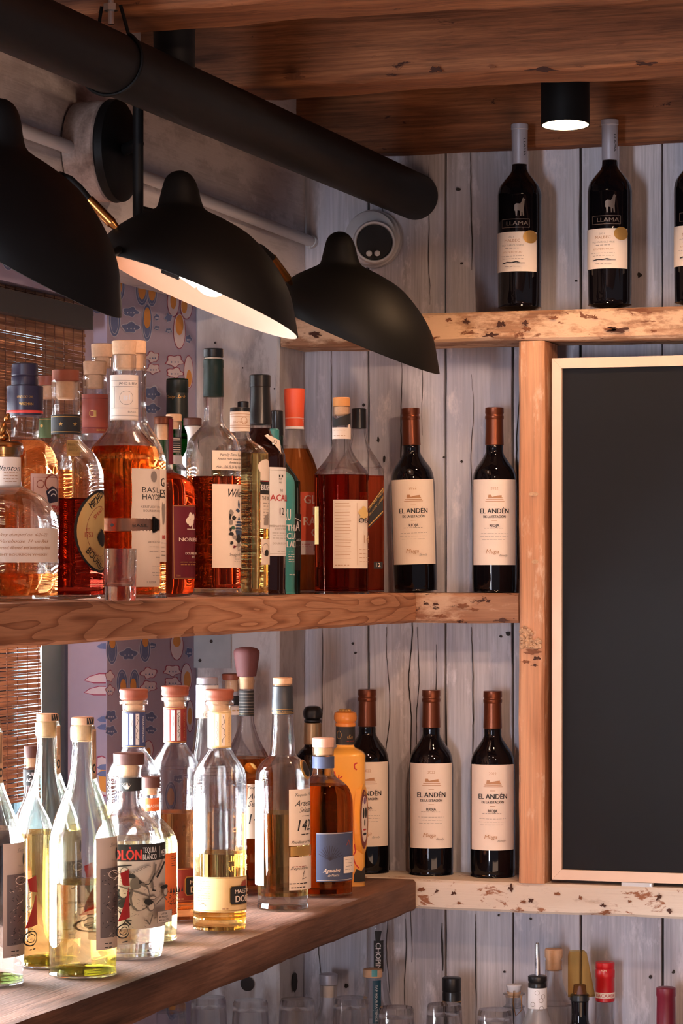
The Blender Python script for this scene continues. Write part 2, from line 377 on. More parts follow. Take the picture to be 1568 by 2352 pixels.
class Wrap:
    """draws on a bottle's curved side; positions are read off the photograph, turned into angle and height on the glass"""
    def __init__(s, cx, H, d, zb, r=None, flat=None):
        s.cx = cx; s.H = H; s.d = d; s.zb = zb; s.r = r or H * d / F; s.k = 0; s.df = d - 0.8 * s.r; s.mb = MB(); s.flat = flat
    def ang(s, x): return math.asin(max(-0.999, min(0.999, (x - s.cx) / s.H)))
    def z(s, y): return EYE + (HY - y) * s.df / F - s.zb
    def pt(s, a, z, off):
        return (a * 0.04, off, z)
    def off(s): s.k += 1; return 0.0003 + 0.00013 * s.k
    def patch(s, x0, x1, y0, y1, mat, off=None, wav=0.0, a0=None, a1=None, rr=0.0):
        off = off or s.off(); a0 = s.ang(x0) if a0 is None else a0; a1 = s.ang(x1) if a1 is None else a1
        z1, z0 = s.z(y0), s.z(y1); n = max(2, int(abs(a1 - a0) / 0.12)); m = 1 if not wav else 14
        vs = []; fs = []
        for j in range(m + 1):
            z = z0 + (z1 - z0) * j / m
            for i in range(n + 1):
                a = a0 + (a1 - a0) * i / n
                if wav and i == 0: a += random.uniform(-wav, wav)
                vs.append(s.pt(a, z, off))
        for j in range(m):
            for i in range(n): k = j * (n + 1) + i; fs.append((k, k + 1, k + n + 2, k + n + 1))
        s.mb.add(vs, fs, mat, True)
    def poly(s, pts, mat, off=None):
        off = off or s.off()
        s.mb.add([s.pt(s.ang(x), s.z(y), off) for x, y in pts], [tuple(range(len(pts)))], mat)
    def oval(s, x, y, rx, ry, mat, n=24, off=None, wob=0.0):
        """oval given by its real half width (in photo pixels when seen square on)"""
        off = off or s.off(); a0 = s.ang(x); ra = rx / s.H
        vs = [s.pt(a0, s.z(y), off)]
        for i in range(n):
            t = 2 * math.pi * i / n; q = 1 + (random.uniform(-wob, wob) if wob else 0)
            vs.append(s.pt(a0 + ra * math.cos(t) * q, s.z(y - ry * math.sin(t) * q), off))
        # several concentric rings would be overkill; a fan of small triangles bends well enough
        s.mb.add(vs, [(0, 1 + i, 1 + (i + 1) % n) for i in range(n)], mat)
    def line(s, pts, wd, mat, off=None):
        off = off or s.off()
        P_ = [Vector((s.ang(x) * s.r, s.z(y))) for x, y in pts]; hw = wd * s.d / F / 2
        for a, b in zip(P_[:-1], P_[1:]):
            dr = (b - a); 
            if dr.length < 1e-6: continue
            nn = Vector((-dr.y, dr.x)).normalized() * hw
            q = [a - nn, b - nn, b + nn, a + nn]
            s.mb.add([s.pt(p.x / s.r, p.y, off) for p in q], [(0, 1, 2, 3)], mat)
    def ring(s, x, y, rx, ry, wd, mat, n=28, arc=(0, 360)):
        off = s.off(); a0 = s.ang(x); vs = []; fs = []
        for i in range(n + 1):
            t = R(arc[0] + (arc[1] - arc[0]) * i / n)
            for q in (-.5, .5):
                vs.append(s.pt(a0 + (rx + q * wd) / s.H * math.cos(t), s.z(y - (ry + q * wd) * math.sin(t)), off))
        for i in range(n): fs.append((2 * i, 2 * i + 2, 2 * i + 3, 2 * i + 1))
        s.mb.add(vs, fs, mat)
    def text(s, st, x, y, h, mat, w=None, shear=0.0, vert=False, off=None, center=False, rot=0.0, bold=0):
        """x: left edge (or middle when center), y: middle row, h: capital height, w: total length, all in photo pixels"""
        off = off or s.off(); vs, fs, wd = text_mesh(st, shear); px = s.d / F
        sy = h * px / CAP; sx = (w * px / wd) if w else sy
        W_ = wd * sx; a0 = s.ang(x); z0 = s.z(y)
        out = []
        for (vx, vy) in vs:
            lx = vx * sx - (W_ / 2 if center else 0); ly = vy * sy - h * px / 2
            if rot: lx, ly = lx * math.cos(rot) - ly * math.sin(rot), lx * math.sin(rot) + ly * math.cos(rot)
            if vert: lx, ly = ly, -lx
            out.append(s.pt(a0 + lx / s.r, z0 + ly, off))
        s.mb.add(out, fs, mat)
        if bold:
            s.text(st, x + bold, y, h, mat, w, shear, vert, off + 0.00001, center, rot)
    def dashes(s, x0, x1, y0, y1, n, mat, wd=1.6):
        """rows of print too small to read"""
        off = s.off()
        for i in range(n):
            y = y0 + (y1 - y0) * (i / max(1, n - 1)); ins = random.uniform(0, 0.12) * (x1 - x0); x = x0 + ins
            while x < x1 - ins:
                l = random.uniform(3, 9); s.line([(x, y), (min(x + l, x1), y)], wd, mat, off); x += l + 1.8
    def build(s, name, parent):
        o = s.mb.build(name, parent, (0, 0, 0), 60); me = o.data
        bm = bmesh.new(); bm.from_mesh(me)
        xs_ = [v.co.x for v in bm.verts]; lo, hi = min(xs_), max(xs_); st = 0.11 * 0.04; k = math.ceil(lo / st)
        while k * st < hi:
            bmesh.ops.bisect_plane(bm, geom=list(bm.verts) + list(bm.edges) + list(bm.faces), plane_co=(k * st, 0, 0), plane_no=(1, 0, 0), dist=1e-7); k += 1
        for v in bm.verts:
            a = v.co.x / 0.04; r = s.r + v.co.y; v.co = (r * math.sin(a), -r * math.cos(a), v.co.z)
        bm.to_mesh(me); bm.free(); return o

def smooth_prof(pts, sub=4):
    out = []
    for i in range(len(pts) - 1):
        p0 = pts[max(i - 1, 0)]; p1 = pts[i]; p2 = pts[i + 1]; p3 = pts[min(i + 2, len(pts) - 1)]
        for k in range(sub):
            t = k / sub
            out.append(tuple(0.5 * ((2 * p1[j]) + (-p0[j] + p2[j]) * t + (2 * p0[j] - 5 * p1[j] + 4 * p2[j] - p3[j]) * t * t + (-p0[j] + 3 * p1[j] - 3 * p2[j] + p3[j]) * t ** 3) for j in (0, 1)))
    out.append(pts[-1]); return out

class Bottle:
    """a bottle measured from the photograph: centre column cx, distance d, outline (row, half width) top to bottom"""
    def __init__(s, name, label, cx, d, shelf, outline, group=None, cat='bottle', rotz=0.0):
        s.cx, s.d, s.zb = cx, d, shelf; p = atd(cx, d); s.px = d / F
        az = math.atan2(CX - p.x, -(CY - p.y))       # turn local -y towards the camera
        s.root = empty(name, (p.x, p.y, shelf), az + rotz); tag(s.root, label, cat, group)
        s.out = [(hw * s.px, s.zz(y)) for y, hw in outline]; s.out[-1] = (s.out[-1][0], 0.0)
        s.out = smooth_prof(s.out); s.out.reverse()      # bottom -> top
        s.H = max(hw for y, hw in outline); s.ytop = outline[0][0]
    def zz(s, y): return EYE + (HY - y) * s.d / F - s.zb
    def rad(s, z):
        for (r0, z0), (r1, z1) in zip(s.out[:-1], s.out[1:]):
            if z0 <= z <= z1 and z1 > z0: return r0 + (r1 - r0) * (z - z0) / (z1 - z0)
        return s.out[-1][0]
    def part(s, name, prof, mat, label=None, n=40, sq=0, flute=None, parent=None, smooth=True):
        """prof: (row, half width) list"""
        mb = MB(); pr = [(hw * s.px, s.zz(y)) for y, hw in prof]; pr.reverse()
        mb.lathe(pr, mat, n=n, sq=sq, flute=flute, smooth=smooth)
        o = mb.build(name, parent or s.root)
        if label: o['label'] = label
        return o
    def glass(s, mat=None, level=None, liquid=None, base=8, th=0.0028, n=44, sq=0.0, flute=None, punt=True):
        """hollow wall above the spirit, spirit, thick foot"""
        mat = mat or G_clear; zl = s.zz(level) if level else None; zbase = base * s.px
        mb = MB()
        foot = [(r * 0.97, z) for r, z in s.out if z < zbase]; foot = [(foot[0][0] * 0.9, 0.0)] + [(r, z) for r, z in s.out if 0.0 < z < zbase - 0.0005] + [(s.rad(zbase), zbase)]
        mb.lathe(foot, G_base, n=n, sq=sq); mb.build('glass_foot', s.root); mb = MB()
        zs = zl if zl else zbase + 0.0004
        up = [(s.rad(zs), zs + 0.0002)] + [(r, z) for r, z in s.out if z > zs + 0.001]
        if up[-1][1] - up[0][1] > 0.001: mb.shell(up, mat, th=th, n=n, sq=sq, flute=flute)
        g = mb.build('glass_bottle', s.root)
        if zl:
            lq = MB(); pr = [(s.rad(zbase), zbase + 0.0003)] + [(r, z) for r, z in s.out if zbase + 0.001 < z < zl - 0.001] + [(s.rad(zl), zl)]
            lq.lathe(pr, LQ[liquid], n=n, sq=sq, flute=flute); o = lq.build('spirit', s.root)
        return g
    def solid(s, mat, name='glass_bottle', n=44, sq=0.0):
        mb = MB(); mb.lathe(s.out, mat, n=n, sq=sq); return mb.build(name, s.root)
    def wrap(s, H=None, cx=None): return Wrap(cx or s.cx, H or s.H, s.d, s.zb)

# ================================================================== THE SETTING
Z_LOW, Z_MID, Z_UP, Z_CNT = EYE - 0.484, EYE - 0.0355, EYE + 0.402, 0.75
TH = 0.0464; XF = 0.227; YF = -0.13; XW = -0.143; YWIN = -0.496
CEIL = EYE + 0.67

mb = MB(); mb.box((-0.5, -6.5, -0.05), (4.0, 0.1, 0.0), plain('floor_boards', srgb(92, 66, 50), 0.6)); tag(mb.build('floor'), None, kind='structure')
mb = MB()
for i in range(34):
    x = -0.5 + i * 0.132; mb.box((x, -6.5, CEIL + 0.24), (x + 0.128, 0.1, CEIL + 0.27), M_beam)
tag(mb.build('ceiling'), None, kind='structure')

# back wall of vertical weathered boards
mb = MB()
edges = [690, 845, 1022, 1177, 1332, 1520, 1700, 1860, 2030, 2190, 2360, 2540, 2700]
xs = [pY(e, 1300, 0).x for e in edges]; xs[0] = -0.30
mb.box((-0.3, 0.012, 0), (2.6, 0.04, CEIL + 0.24), M_crack)
for i in range(len(xs) - 1):
    g = 0.0017; a, b = xs[i] + g, xs[i + 1] - g; n = 60; yo = random.uniform(0, 0.003)
    vs = []; 
    sec = [(0, 0.012), (0, 0.002), (0.003, 0), (0.5, 0), (0.997, 0), (1, 0.002), (1, 0.012)]
    for j in range(n + 1):
        z = (CEIL + 0.24) * j / n
        for k, (t, y) in enumerate(sec):
            q = 0.0016 * noise.noise(Vector((i * 7.3 + (k > 3) * 3, 0, z * 6))) + 0.0007 * noise.noise(Vector((i * 7.3 + (k > 3) * 3, 0, z * 30)))
            vs.append((a + (b - a) * t + (q if k != 3 else 0), y + yo + 0.001 * noise.noise(Vector((k * 2, i, z * 3))), z))
    m = len(sec); fs = [(j * m + k, j * m + k + 1, (j + 1) * m + k + 1, (j + 1) * m + k) for j in range(n) for k in range(m - 1)]
    mb.add(vs, fs, M_boards, False)
def crack(px, y0, y1, wd=2.2, wig=5, seed=0, X=None, taper=True):
    n = max(6, int(abs(y1 - y0) / 14)); prev = None
    for i in range(n + 1):
        t = i / n; y = y0 + (y1 - y0) * t
        x = px + wig * noise.noise(Vector((seed * 3.1, y * 0.008, 0))) + 1.3 * noise.noise(Vector((seed, y * 0.05, 4)))
        hw = wd / 2 * ((math.sin(math.pi * min(max(t, 0.06), 0.94)) ** 0.5) if taper else 1)
        p = pY(x, y, -0.0012); h = hw * 4.6 / F; cur = (Vector((p.x - h, p.y, p.z)), Vector((p.x + h, p.y, p.z)))
        if prev: mb.add([prev[0], cur[0], cur[1], prev[1]], [(0, 1, 2, 3)], M_crack)
        prev = cur
for a in ((943, 940, 2210, 3, 8, 1), (921, 820, 1330, 3, 8, 2), (762, 800, 1120, 2.4, 6, 3), (736, 1430, 2290, 2.6, 8, 4), (890, 1440, 2300, 2.6, 9, 5), (1080, 350, 620, 2.8, 5, 6),
          (1083, 860, 1330, 1.8, 6, 7), (1084, 1440, 1780, 2.8, 6, 8), (1092, 2100, 2352, 2.8, 5, 9), (985, 380, 700, 1.8, 7, 10), (970, 810, 1000, 1.8, 6, 11), (958, 1440, 1800, 2.2, 7, 12),
          (880, 360, 500, 3, 5, 13), (1000, 1480, 1640, 2, 5, 14), (790, 920, 1100, 2, 5, 15), (1190, 850, 1330, 3, 6, 16), (1012, 2120, 2230, 5, 12, 17), (930, 2110, 2352, 2.4, 6, 18)):
    crack(*a)
def blot(px, py, rx, ry, seed, mat=M_crack):
    vs = []
    for i in range(14):
        t = 2 * math.pi * i / 14; q = 1 + 0.5 * noise.noise(Vector((seed, math.cos(t), math.sin(t))) * 1.7)
        p = pY(px + rx * q * math.cos(t), py + ry * q * math.sin(t), -0.0014); vs.append(p)
    mb.add(vs, [tuple(reversed(range(14)))], mat)
for i, a in enumerate(((1468, 632, 5, 6), (1322, 645, 4, 3), (1166, 1455, 5, 5), (1150, 1462, 4, 3), (1019, 1050, 3, 3), (810, 1478, 3, 3), (835, 930, 4, 4), (882, 1055, 3, 8), (1145, 2102, 3, 3), (1218, 2110, 3, 3), (1158, 2232, 3, 3), (1493, 2244, 4, 4), (1546, 2232, 4, 4), (1052, 435, 7, 3), (795, 2264, 4, 6), (816, 1500, 3, 3), (1060, 605, 3, 3), (1060, 1060, 3, 3), (868, 1010, 3, 6))):
    blot(*a, i)
tag(mb.build('wall_back'), None, kind='structure')

# left wall with its window opening; wallpaper
M_wp = plain('lavender_wallpaper', srgb(168, 160, 186), 0.75, mottled=0.06)
M_wblue = plain('wallpaper_blue', srgb(96, 112, 158), 0.75, mottled=0.25, scale=200)
M_worange = plain('wallpaper_orange', srgb(216, 150, 72), 0.75)
M_wwhite = plain('wallpaper_white', srgb(214, 204, 214), 0.75)
M_wred = plain('wallpaper_maroon', srgb(150, 60, 90), 0.75)
M_wpale = plain('wallpaper_pale_line', srgb(190, 196, 216), 0.75)
WZ0, WZ1, WY1 = 1.02, 2.045, -2.35
mb = MB()
XO = XW - 0.112
mb.box((XO, YWIN, 0), (XW, 0.0, CEIL + 0.24), M_wp)
mb.box((XO, WY1, 0), (XW, YWIN, WZ0), M_wp)
mb.box((XO, WY1, WZ1), (XW, YWIN, CEIL + 0.24), M_wp)
mb.box((XO, -6.5, 0), (XW, WY1, CEIL + 0.24), M_wp)
lay = [0]
def wp_poly(pts, mat, reveal=False):
    lay[0] += 1; o = 0.0004 + 0.00001 * (lay[0] % 60)
    if reveal: q = [pY(x, y, YWIN - o) for x, y in pts]
    else: q = [pX(x, y, XW + o) for x, y in pts]
    mb.add(q, [tuple(range(len(q)))], mat)
def ov(x, y, rx, ry, mat, n=22): wp_poly([(x + rx * math.cos(2 * math.pi * i / n), y + ry * math.sin(2 * math.pi * i / n)) for i in range(n)], mat)
def cloud(x, y, rx, ry, mat, line, seed=0):
    def pts(k):
        o = []
        for i in range(26):
            t = 2 * math.pi * i / 26; q = k * (1 + 0.16 * math.cos(5 * t + seed)) * (0.75 if math.sin(t) > 0.3 else 1.0)
            o.append((x + rx * q * math.cos(t), y + ry * q * math.sin(t)))
        return o
    wp_poly(pts(1.14), line); wp_poly(pts(1.0), mat)
    for dx in (-0.4, 0.05, 0.45): ov(x + dx * rx, y + 0.05 * ry, 1.5, 2, M_wblue if mat is M_wwhite else M_wpale, 8)
def mussel(x, y, rx, ry, ox=0, oy=8, orx=8, ory=20):
    ov(x, y, rx + 1.3, ry + 2, M_wpale); ov(x, y, rx, ry, M_wblue); ov(x, y, rx * 0.75, ry * 0.85, M_wpale); ov(x, y, rx * 0.68, ry * 0.82, M_wblue)
    if orx: ov(x + ox, y + oy, orx, ory, M_worange)
def egg(x, y, rx, ry, ox=0, oy=0, orx=7, ory=18):
    ov(x, y, rx + 1.3, ry + 2, M_wred); ov(x, y, rx, ry, M_wwhite); ov(x + ox, y + oy, orx, ory, M_worange)
for a in ((272, 660, 14, 32, 0, -5, 8, 24), (326, 667, 14, 34, 0, -4, 9, 25), (349, 675, 11, 28, 0, -4, 8, 20), (263, 733, 13, 40, 2, -22, 8, 18), (338, 741, 11, 42, 0, -11, 8, 24),
          (257, 1495, 12, 30, 1, -18, 7, 12), (333, 1492, 12, 28, 1, -18, 7, 12), (280, 1568, 12, 30, 3, 10, 7, 18), (309, 1568, 11, 30, -3, 8, 7, 18), (265, 1090, 13, 34, 0, 0, 8, 20), (300, 1130, 13, 34, 0, 0, 8, 20),
          (20, 596, 14, 24, -2, -8, 9, 16), (262, 1800, 13, 34, 0, 0, 8, 20), (392, 1830, 13, 34, 0, 0, 8, 20), (395, 2310, 13, 34, 0, 0, 8, 20)): mussel(*a)
for a in ((398, 693, 13, 33, 0, -3, 7, 20), (428, 702, 13, 30, -5, 0, 7, 18), (412, 760, 13, 40, 0, -14, 9, 24), (433, 855, 10, 37, 1, 14, 6, 20), (406, 1483, 14, 32, 0, -10, 9, 13), (428, 1557, 12, 32, 2, 5, 8, 20), (436, 1645, 8, 35, 0, 0, 5, 20), (341, 1722, 10, 20, 0, 5, 5, 10), (62, 606, 8, 24, 0, 0, 5, 14)): egg(*a)
for i, a in enumerate(((300, 718, 17, 12), (300, 754, 19, 13), (360, 730, 6, 8), (387, 731, 8, 10), (360, 754, 6, 6), (387, 760, 7, 6), (349, 905, 17, 16), (349, 940, 17, 12), (295, 1504, 19, 14), (350, 1484, 8, 8), (434, 1500, 8, 12), (255, 1646, 12, 14), (255, 1680, 12, 12), (346, 1648, 12, 12), (346, 1678, 12, 10), (300, 1700, 14, 10), (300, 642, 8, 9), (374, 655, 6, 12), (410, 1790, 12, 10), (433, 780, 7, 10), (385, 1900, 12, 10), (300, 1900, 14, 10), (150, 670, 12, 10))): cloud(*a, M_wblue, M_wpale, i)
for i, a in enumerate(((350, 822, 14, 13), (352, 849, 14, 12), (401, 831, 18, 14), (401, 858, 17, 12), (252, 1555, 9, 13), (253, 1587, 9, 12), (342, 1548, 17, 13), (342, 1578, 17, 13), (396, 1542, 18, 13), (396, 1569, 17, 12), (385, 640, 12, 10))): cloud(*a, M_wwhite, M_wred, i + 3)
for (x, y, h) in ((200, 1560, 14), (204, 1588, 13)):
    P1 = [(192, y + 3), (205, y - h * .5), (228, y - h), (243, y - h), (243, y + h * .7), (215, y + h * .7)]
    wp_poly(P1, M_wred, True); wp_poly([(195, y + 3), (206, y - h * .4), (228, y - h * .82), (243, y - h * .8), (243, y + h * .5), (216, y + h * .5)], M_wwhite, True)
wp_poly([(222, 1738), (234, 1735), (243, 1740), (243, 1830), (228, 1826), (220, 1790)], M_wred, True); wp_poly([(224, 1741), (234, 1738), (243, 1742), (243, 1827), (230, 1822), (222, 1790)], M_wwhite, True); wp_poly([(226, 1775), (236, 1762), (243, 1762), (243, 1820), (230, 1815)], M_worange, True)
for y in (1650, 1668, 1760, 1775, 1482): wp_poly([(222, y + 3), (232, y - 4), (243, y - 5), (243, y + 9), (230, y + 8)], M_wblue, True)
for (x, y) in ((205, 720), (222, 712), (215, 880), (232, 905)): wp_poly([(x - 9, y + 2), (x, y - 7), (x + 10, y - 5), (x + 10, y + 6), (x, y + 8)], M_wblue, True)
tag(mb.build('wall_left'), None, kind='structure')

# painted header beam above the window and painted corner post
h = plank('trim_1', (XW + 0.0005, -3.2, EYE + 0.43), (0.0, -0.001, CEIL + 0.235), M_header, axis=1, rough=0.003, flat_top=False, seed=11); tag(h, None, kind='structure')
post = plank('trim_2', (XW + 0.0005, -0.128, 0.0), (-0.0005, -0.001, EYE + 0.429), M_post, axis=2, rough=0.002, flat_top=False, seed=13); tag(post, None, kind='structure')
# knot holes and marks of the post: plugs set in its faces
mb = MB()
def disc_face(mb, c, nrm, r, mat, n=18, sz=1.0):
    nrm = Vector(nrm); u = nrm.orthogonal().normalized(); v = nrm.cross(u)
    if abs(nrm.y) > 0.5: u, v = Vector((1, 0, 0)), Vector((0, 0, 1))
    if abs(nrm.x) > 0.5: u, v = Vector((0, 1, 0)), Vector((0, 0, 1))
    vs = [Vector(c) + u * r * math.cos(2 * math.pi * i / n) + v * r * sz * math.sin(2 * math.pi * i / n) for i in range(n)]
    mb.add(vs, [tuple(range(n))], mat)
c = pY(568, 2260, -0.1315); disc_face(mb, c, (0, -1, 0), 0.0118, M_crack)
for (x, y, r) in ((494, 787, .002), (557, 845, .0014), (485, 1473, .0018), (459, 1517, .003), (506, 1300, .0016), (630, 893, .0015)): disc_face(mb, pY(x, y, -0.1315), (0, -1, 0), r, M_crack, 8)
c = pX(677, 2256, 0.0022); disc_face(mb, c, (1, 0, 0), 0.014, M_crack, 8, 1.2)
mb.v = [tuple(Vector(v) - post.location) for v in mb.v]
merge_into(post, mb.build('knot_hole'))
mb = MB(); a = pY(445, 1455, -0.1325); b = pY(530, 1535, -0.1325); mb.box((a.x, -0.1335, b.z), (b.x, -0.1305, a.z + 0.03), plain('bare_zinc', srgb(168, 172, 176), 0.6, mottled=0.25, scale=25))
for (x, y) in ((459, 1517), (485, 1473)): disc_face(mb, pY(x, y, -0.134), (0, -1, 0), 0.0028, M_crack, 10)
mb.v = [tuple(Vector(v) - post.location) for v in mb.v]
tag(mb.build('metal_plate', post), 'pale grey plate nailed to the post')

# window: frame, panes
mb = MB(); M_wf = plain('blue_grey_frame', srgb(92, 112, 120), 0.5)
xf0, xf1 = XW - 0.109, XW - 0.069
mb.box((xf0, YWIN - 0.082, WZ0), (xf1, YWIN - 0.0005, WZ1), M_wf); mb.box((xf0, WY1 + 0.0005, WZ0), (xf1, WY1 + 0.05, WZ1), M_wf)
mb.box((xf0, WY1 + 0.05, WZ0), (xf1, YWIN - 0.05, WZ0 + 0.05), M_wf); mb.box((xf0, WY1 + 0.05, WZ1 - 0.05), (xf1, YWIN - 0.05, WZ1), M_wf)
mb.box((xf0 + 0.01, -1.44, WZ0 + 0.05), (xf1 - 0.01, -1.40, WZ1 - 0.05), M_wf)
mb.box((xf1 - 0.002, YWIN - 0.012, WZ0), (xf1 + 0.006, YWIN - 0.0005, WZ1), plain('dark_seal', srgb(52, 62, 80), 0.6))
win = mb.build('window_1'); tag(win, None, kind='structure')
m, t, o = nt('window_pane'); tr = N(t, 'ShaderNodeBsdfTransparent'); gl = N(t, 'ShaderNodeBsdfGlossy'); gl.inputs['Roughness'].default_value = 0.02
fr = N(t, 'ShaderNodeFresnel'); ms = N(t, 'ShaderNodeMixShader'); t.links.new(fr.outputs[0], ms.inputs[0]); t.links.new(tr.outputs[0], ms.inputs[1]); t.links.new(gl.outputs[0], ms.inputs[2]); t.links.new(ms.outputs[0], o.inputs[0])
mb = MB(); mb.box((xf0 + 0.012, WY1 + 0.05, WZ0 + 0.05), (xf0 + 0.016, YWIN - 0.05, WZ1 - 0.05), m); mb.build('window_glass', win)
mb = MB(); mb.box((XW - 0.069, WY1 + 0.0005, WZ0 + 0.0005), (XW + 0.012, YWIN - 0.0005, WZ0 + 0.02), M_post); s_ = mb.build('window_sill', win)

# woven bamboo blind: valance in front, shade behind
m, t, o = nt('bamboo_slats')
b = prin(t, o, Roughness=0.7); tc = N(t, 'ShaderNodeTexCoord'); mp = N(t, 'ShaderNodeMapping'); mp.inputs['Scale'].default_value = (1, 6, 190); ns = N(t, 'ShaderNodeTexNoise', i_Scale=1.0, i_Detail=3.0)
rp = N(t, 'ShaderNodeValToRGB'); rp.color_ramp.elements[0].color = srgb(126, 88, 66); rp.color_ramp.elements[0].position = 0.35; rp.color_ramp.elements[1].color = srgb(192, 146, 114); rp.color_ramp.elements[1].position = 0.65
t.links.new(tc.outputs['Object'], mp.inputs[0]); t.links.new(mp.outputs[0], ns.inputs['Vector']); t.links.new(ns.outputs['Fac'], rp.inputs[0]); t.links.new(rp.outputs[0], b.inputs['Base Color'])
tl = N(t, 'ShaderNodeBsdfTranslucent'); t.links.new(rp.outputs[0], tl.inputs[0]); ms = N(t, 'ShaderNodeMixShader'); ms.inputs[0].default_value = 0.08
t.links.new(b.outputs[0], ms.inputs[1]); t.links.new(tl.outputs[0], ms.inputs[2]); t.links.new(ms.outputs[0], o.inputs[0]); M_bam = m
M_thread = plain('blind_thread', srgb(96, 52, 34), 0.8)
bl = empty('bamboo_blind', (XW - 0.03, -1.4, WZ1 - 0.03)); tag(bl, 'woven bamboo roller blind with backlit slats hanging in the left window', 'blind')
def weave(name, X, yr, yl, zt, zb, seed, thr, gap=1.0):
    mb = MB(); rnd = random.Random(seed); z = zt
    while z > zb:
        h = rnd.choice((0.0026, 0.0034, 0.0042, 0.0062)); g = rnd.choice((0.0003, 0.0005, 0.0009, 0.0014)) * gap
        y0 = yr + rnd.uniform(-0.003, 0.004); n = 16; vs = []
        for i in range(n + 1):
            y = y0 + (yl - y0) * i / n; w_ = 0.0009 * noise.noise(Vector((y * 14, z * 30, seed)))
            vs += [(0, y, z + w_), (0, y, z - h + w_), (-0.0014, y, z - h * 0.5 + w_)]
        fs = []
        for i in range(n):
            k = i * 3; fs += [(k, k + 1, k + 4, k + 3), (k + 1, k + 2, k + 5, k + 4), (k + 2, k, k + 3, k + 5)]
        fs += [(0, 2, 1)]
        mb.add(vs, fs, M_bam); z -= h + g
    y = yr - 0.012
    while y > yl:
        mb.tube([(0.0012, y + 0.002 * noise.noise(Vector((y * 40, k * 0.3, 0))), zt + (zb - zt) * k / 12) for k in range(13)], 0.0006, M_thread, 5); y -= thr
    o = mb.build(name, bl); o.location = Vector((X, 0, 0)) - bl.location; o.location.x = X - bl.location.x; o.location.y = -bl.location.y; o.location.z = -bl.location.z
    return o
yv = pX(195, 800, XW - 0.022).y; ys = pX(93, 1500, XW - 0.056).y
weave('valance', XW - 0.022, yv, WY1 + 0.06, zat(690, d_onX(195, XW - 0.022)) + 0.012, 1.80, 1, 0.034, 0.35)
weave('shade_panel', XW - 0.056, ys, WY1 + 0.06, WZ1 - 0.07, zat(1838, d_onX(40, XW - 0.056)), 2, 0.036)
mb = MB(); mb.box((-0.045, WY1 + 1.4 + 0.02, -0.012), (0.028, YWIN + 1.4 - 0.05, 0.02), plain('dark_head_rail', (0.02, 0.02, 0.022, 1), 0.5)); mb.build('head_rail', bl)

def gouge(par, spots, Y, org):
    g = MB()
    for i, (x, y, rx, ry) in enumerate(spots):
        vs = []
        for k in range(26):
            t = 2 * math.pi * k / 26; q = 0.8 + 0.9 * noise.noise(Vector((i * 3.3 + 0.5, math.cos(t) * 2.6, math.sin(t) * 2.6)))
            vs.append(pY(x + rx * q * math.cos(t), y + ry * q * math.sin(t), Y) - Vector(org))
        g.add(vs, [tuple(reversed(range(26)))], M_gouge if i % 2 else M_gouge2)
    merge_into(par, g.build('wood_scars'))
M_gouge = plain('old_dark_gouge', srgb(72, 40, 28), 0.9, mottled=0.4, scale=300); M_gouge2 = plain('old_brown_gouge', srgb(128, 78, 50), 0.9, mottled=0.4, scale=300)
# ------------------------------------------------------------------ ceiling joists
def dY(d): return CY + CS * d           # Y at the middle column for a distance
j1 = plank('ceiling_joist', (-0.13, dY(3.38) - 0.02, CEIL - 0.0), (3.2, dY(3.5), CEIL + 0.235), M_beam, axis=0, rough=0.005, seed=3); tag(j1, 'rough brown ceiling joist nearest the viewer at the top edge', 'beam')
j2 = plank('ceiling_joist', (-0.13, dY(3.92), CEIL - 0.002), (3.2, dY(4.035), CEIL + 0.235), M_beam, axis=0, rough=0.005, seed=8); tag(j2, 'rough knotty brown ceiling joist in front of the round ceiling light', 'beam')
gouge(j2, [(675, 176, 26, 9), (1000, 160, 20, 9), (1130, 152, 12, 5), (1240, 160, 40, 6), (1330, 152, 14, 4), (1480, 146, 30, 5), (481, 56, 9, 8), (900, 172, 16, 3), (1420, 100, 10, 5)], dY(3.92) - 0.0075, j2.location)
xh = pY(672, 250, -0.045).x
j3 = plank('ceiling_joist', (xh, -0.046, CEIL - 0.002), (3.2, -0.004, CEIL + 0.235), M_beam, axis=0, rough=0.004, seed=21); tag(j3, 'dark brown header timber fixed against the back wall under the ceiling', 'beam')

# ------------------------------------------------------------------ shelves and upright
s1 = plank('wooden_shelf', (XW + 0.0015, -2.5, Z_LOW - TH * 1.06), (XF, YF - 0.0006, Z_LOW), M_low, axis=1, rough=0.0035, seed=1); tag(s1, 'thick worn brown plank shelf along the window, carrying the clear tequila bottles', 'shelf')
s2 = plank('wooden_shelf', (XW + 0.0015, -2.5, Z_MID - TH), (XF, YF - 0.0006, Z_MID), M_mid, axis=1, rough=0.0012, seed=2); tag(s2, 'reddish plank shelf with wavy grain along the window, carrying the whiskey bottles', 'shelf')
s3 = plank('wooden_shelf', (0.003, YF, Z_LOW - TH), (1.75, -0.0045, Z_LOW), M_white, axis=0, rough=0.0015, seed=3); tag(s3, 'flaking whitewashed plank shelf on the back wall below the chalkboard', 'shelf')
XP0 = pY(1191, 1400, YF).x; XP1 = XP0 + 0.0405
s4 = plank('wooden_shelf', (0.003, YF, Z_MID - TH), (XP0 - 0.0008, -0.0045, Z_MID), M_stub, axis=0, rough=0.0018, seed=4); tag(s4, 'short mottled brown plank shelf between the corner and the upright post', 'shelf')
s5 = plank('wooden_shelf', (0.003, YF, Z_UP - TH), (1.75, -0.0045, Z_UP), M_tan, axis=0, rough=0.0025, seed=5); tag(s5, 'whitewashed worm-eaten plank shelf highest on the back wall', 'shelf')
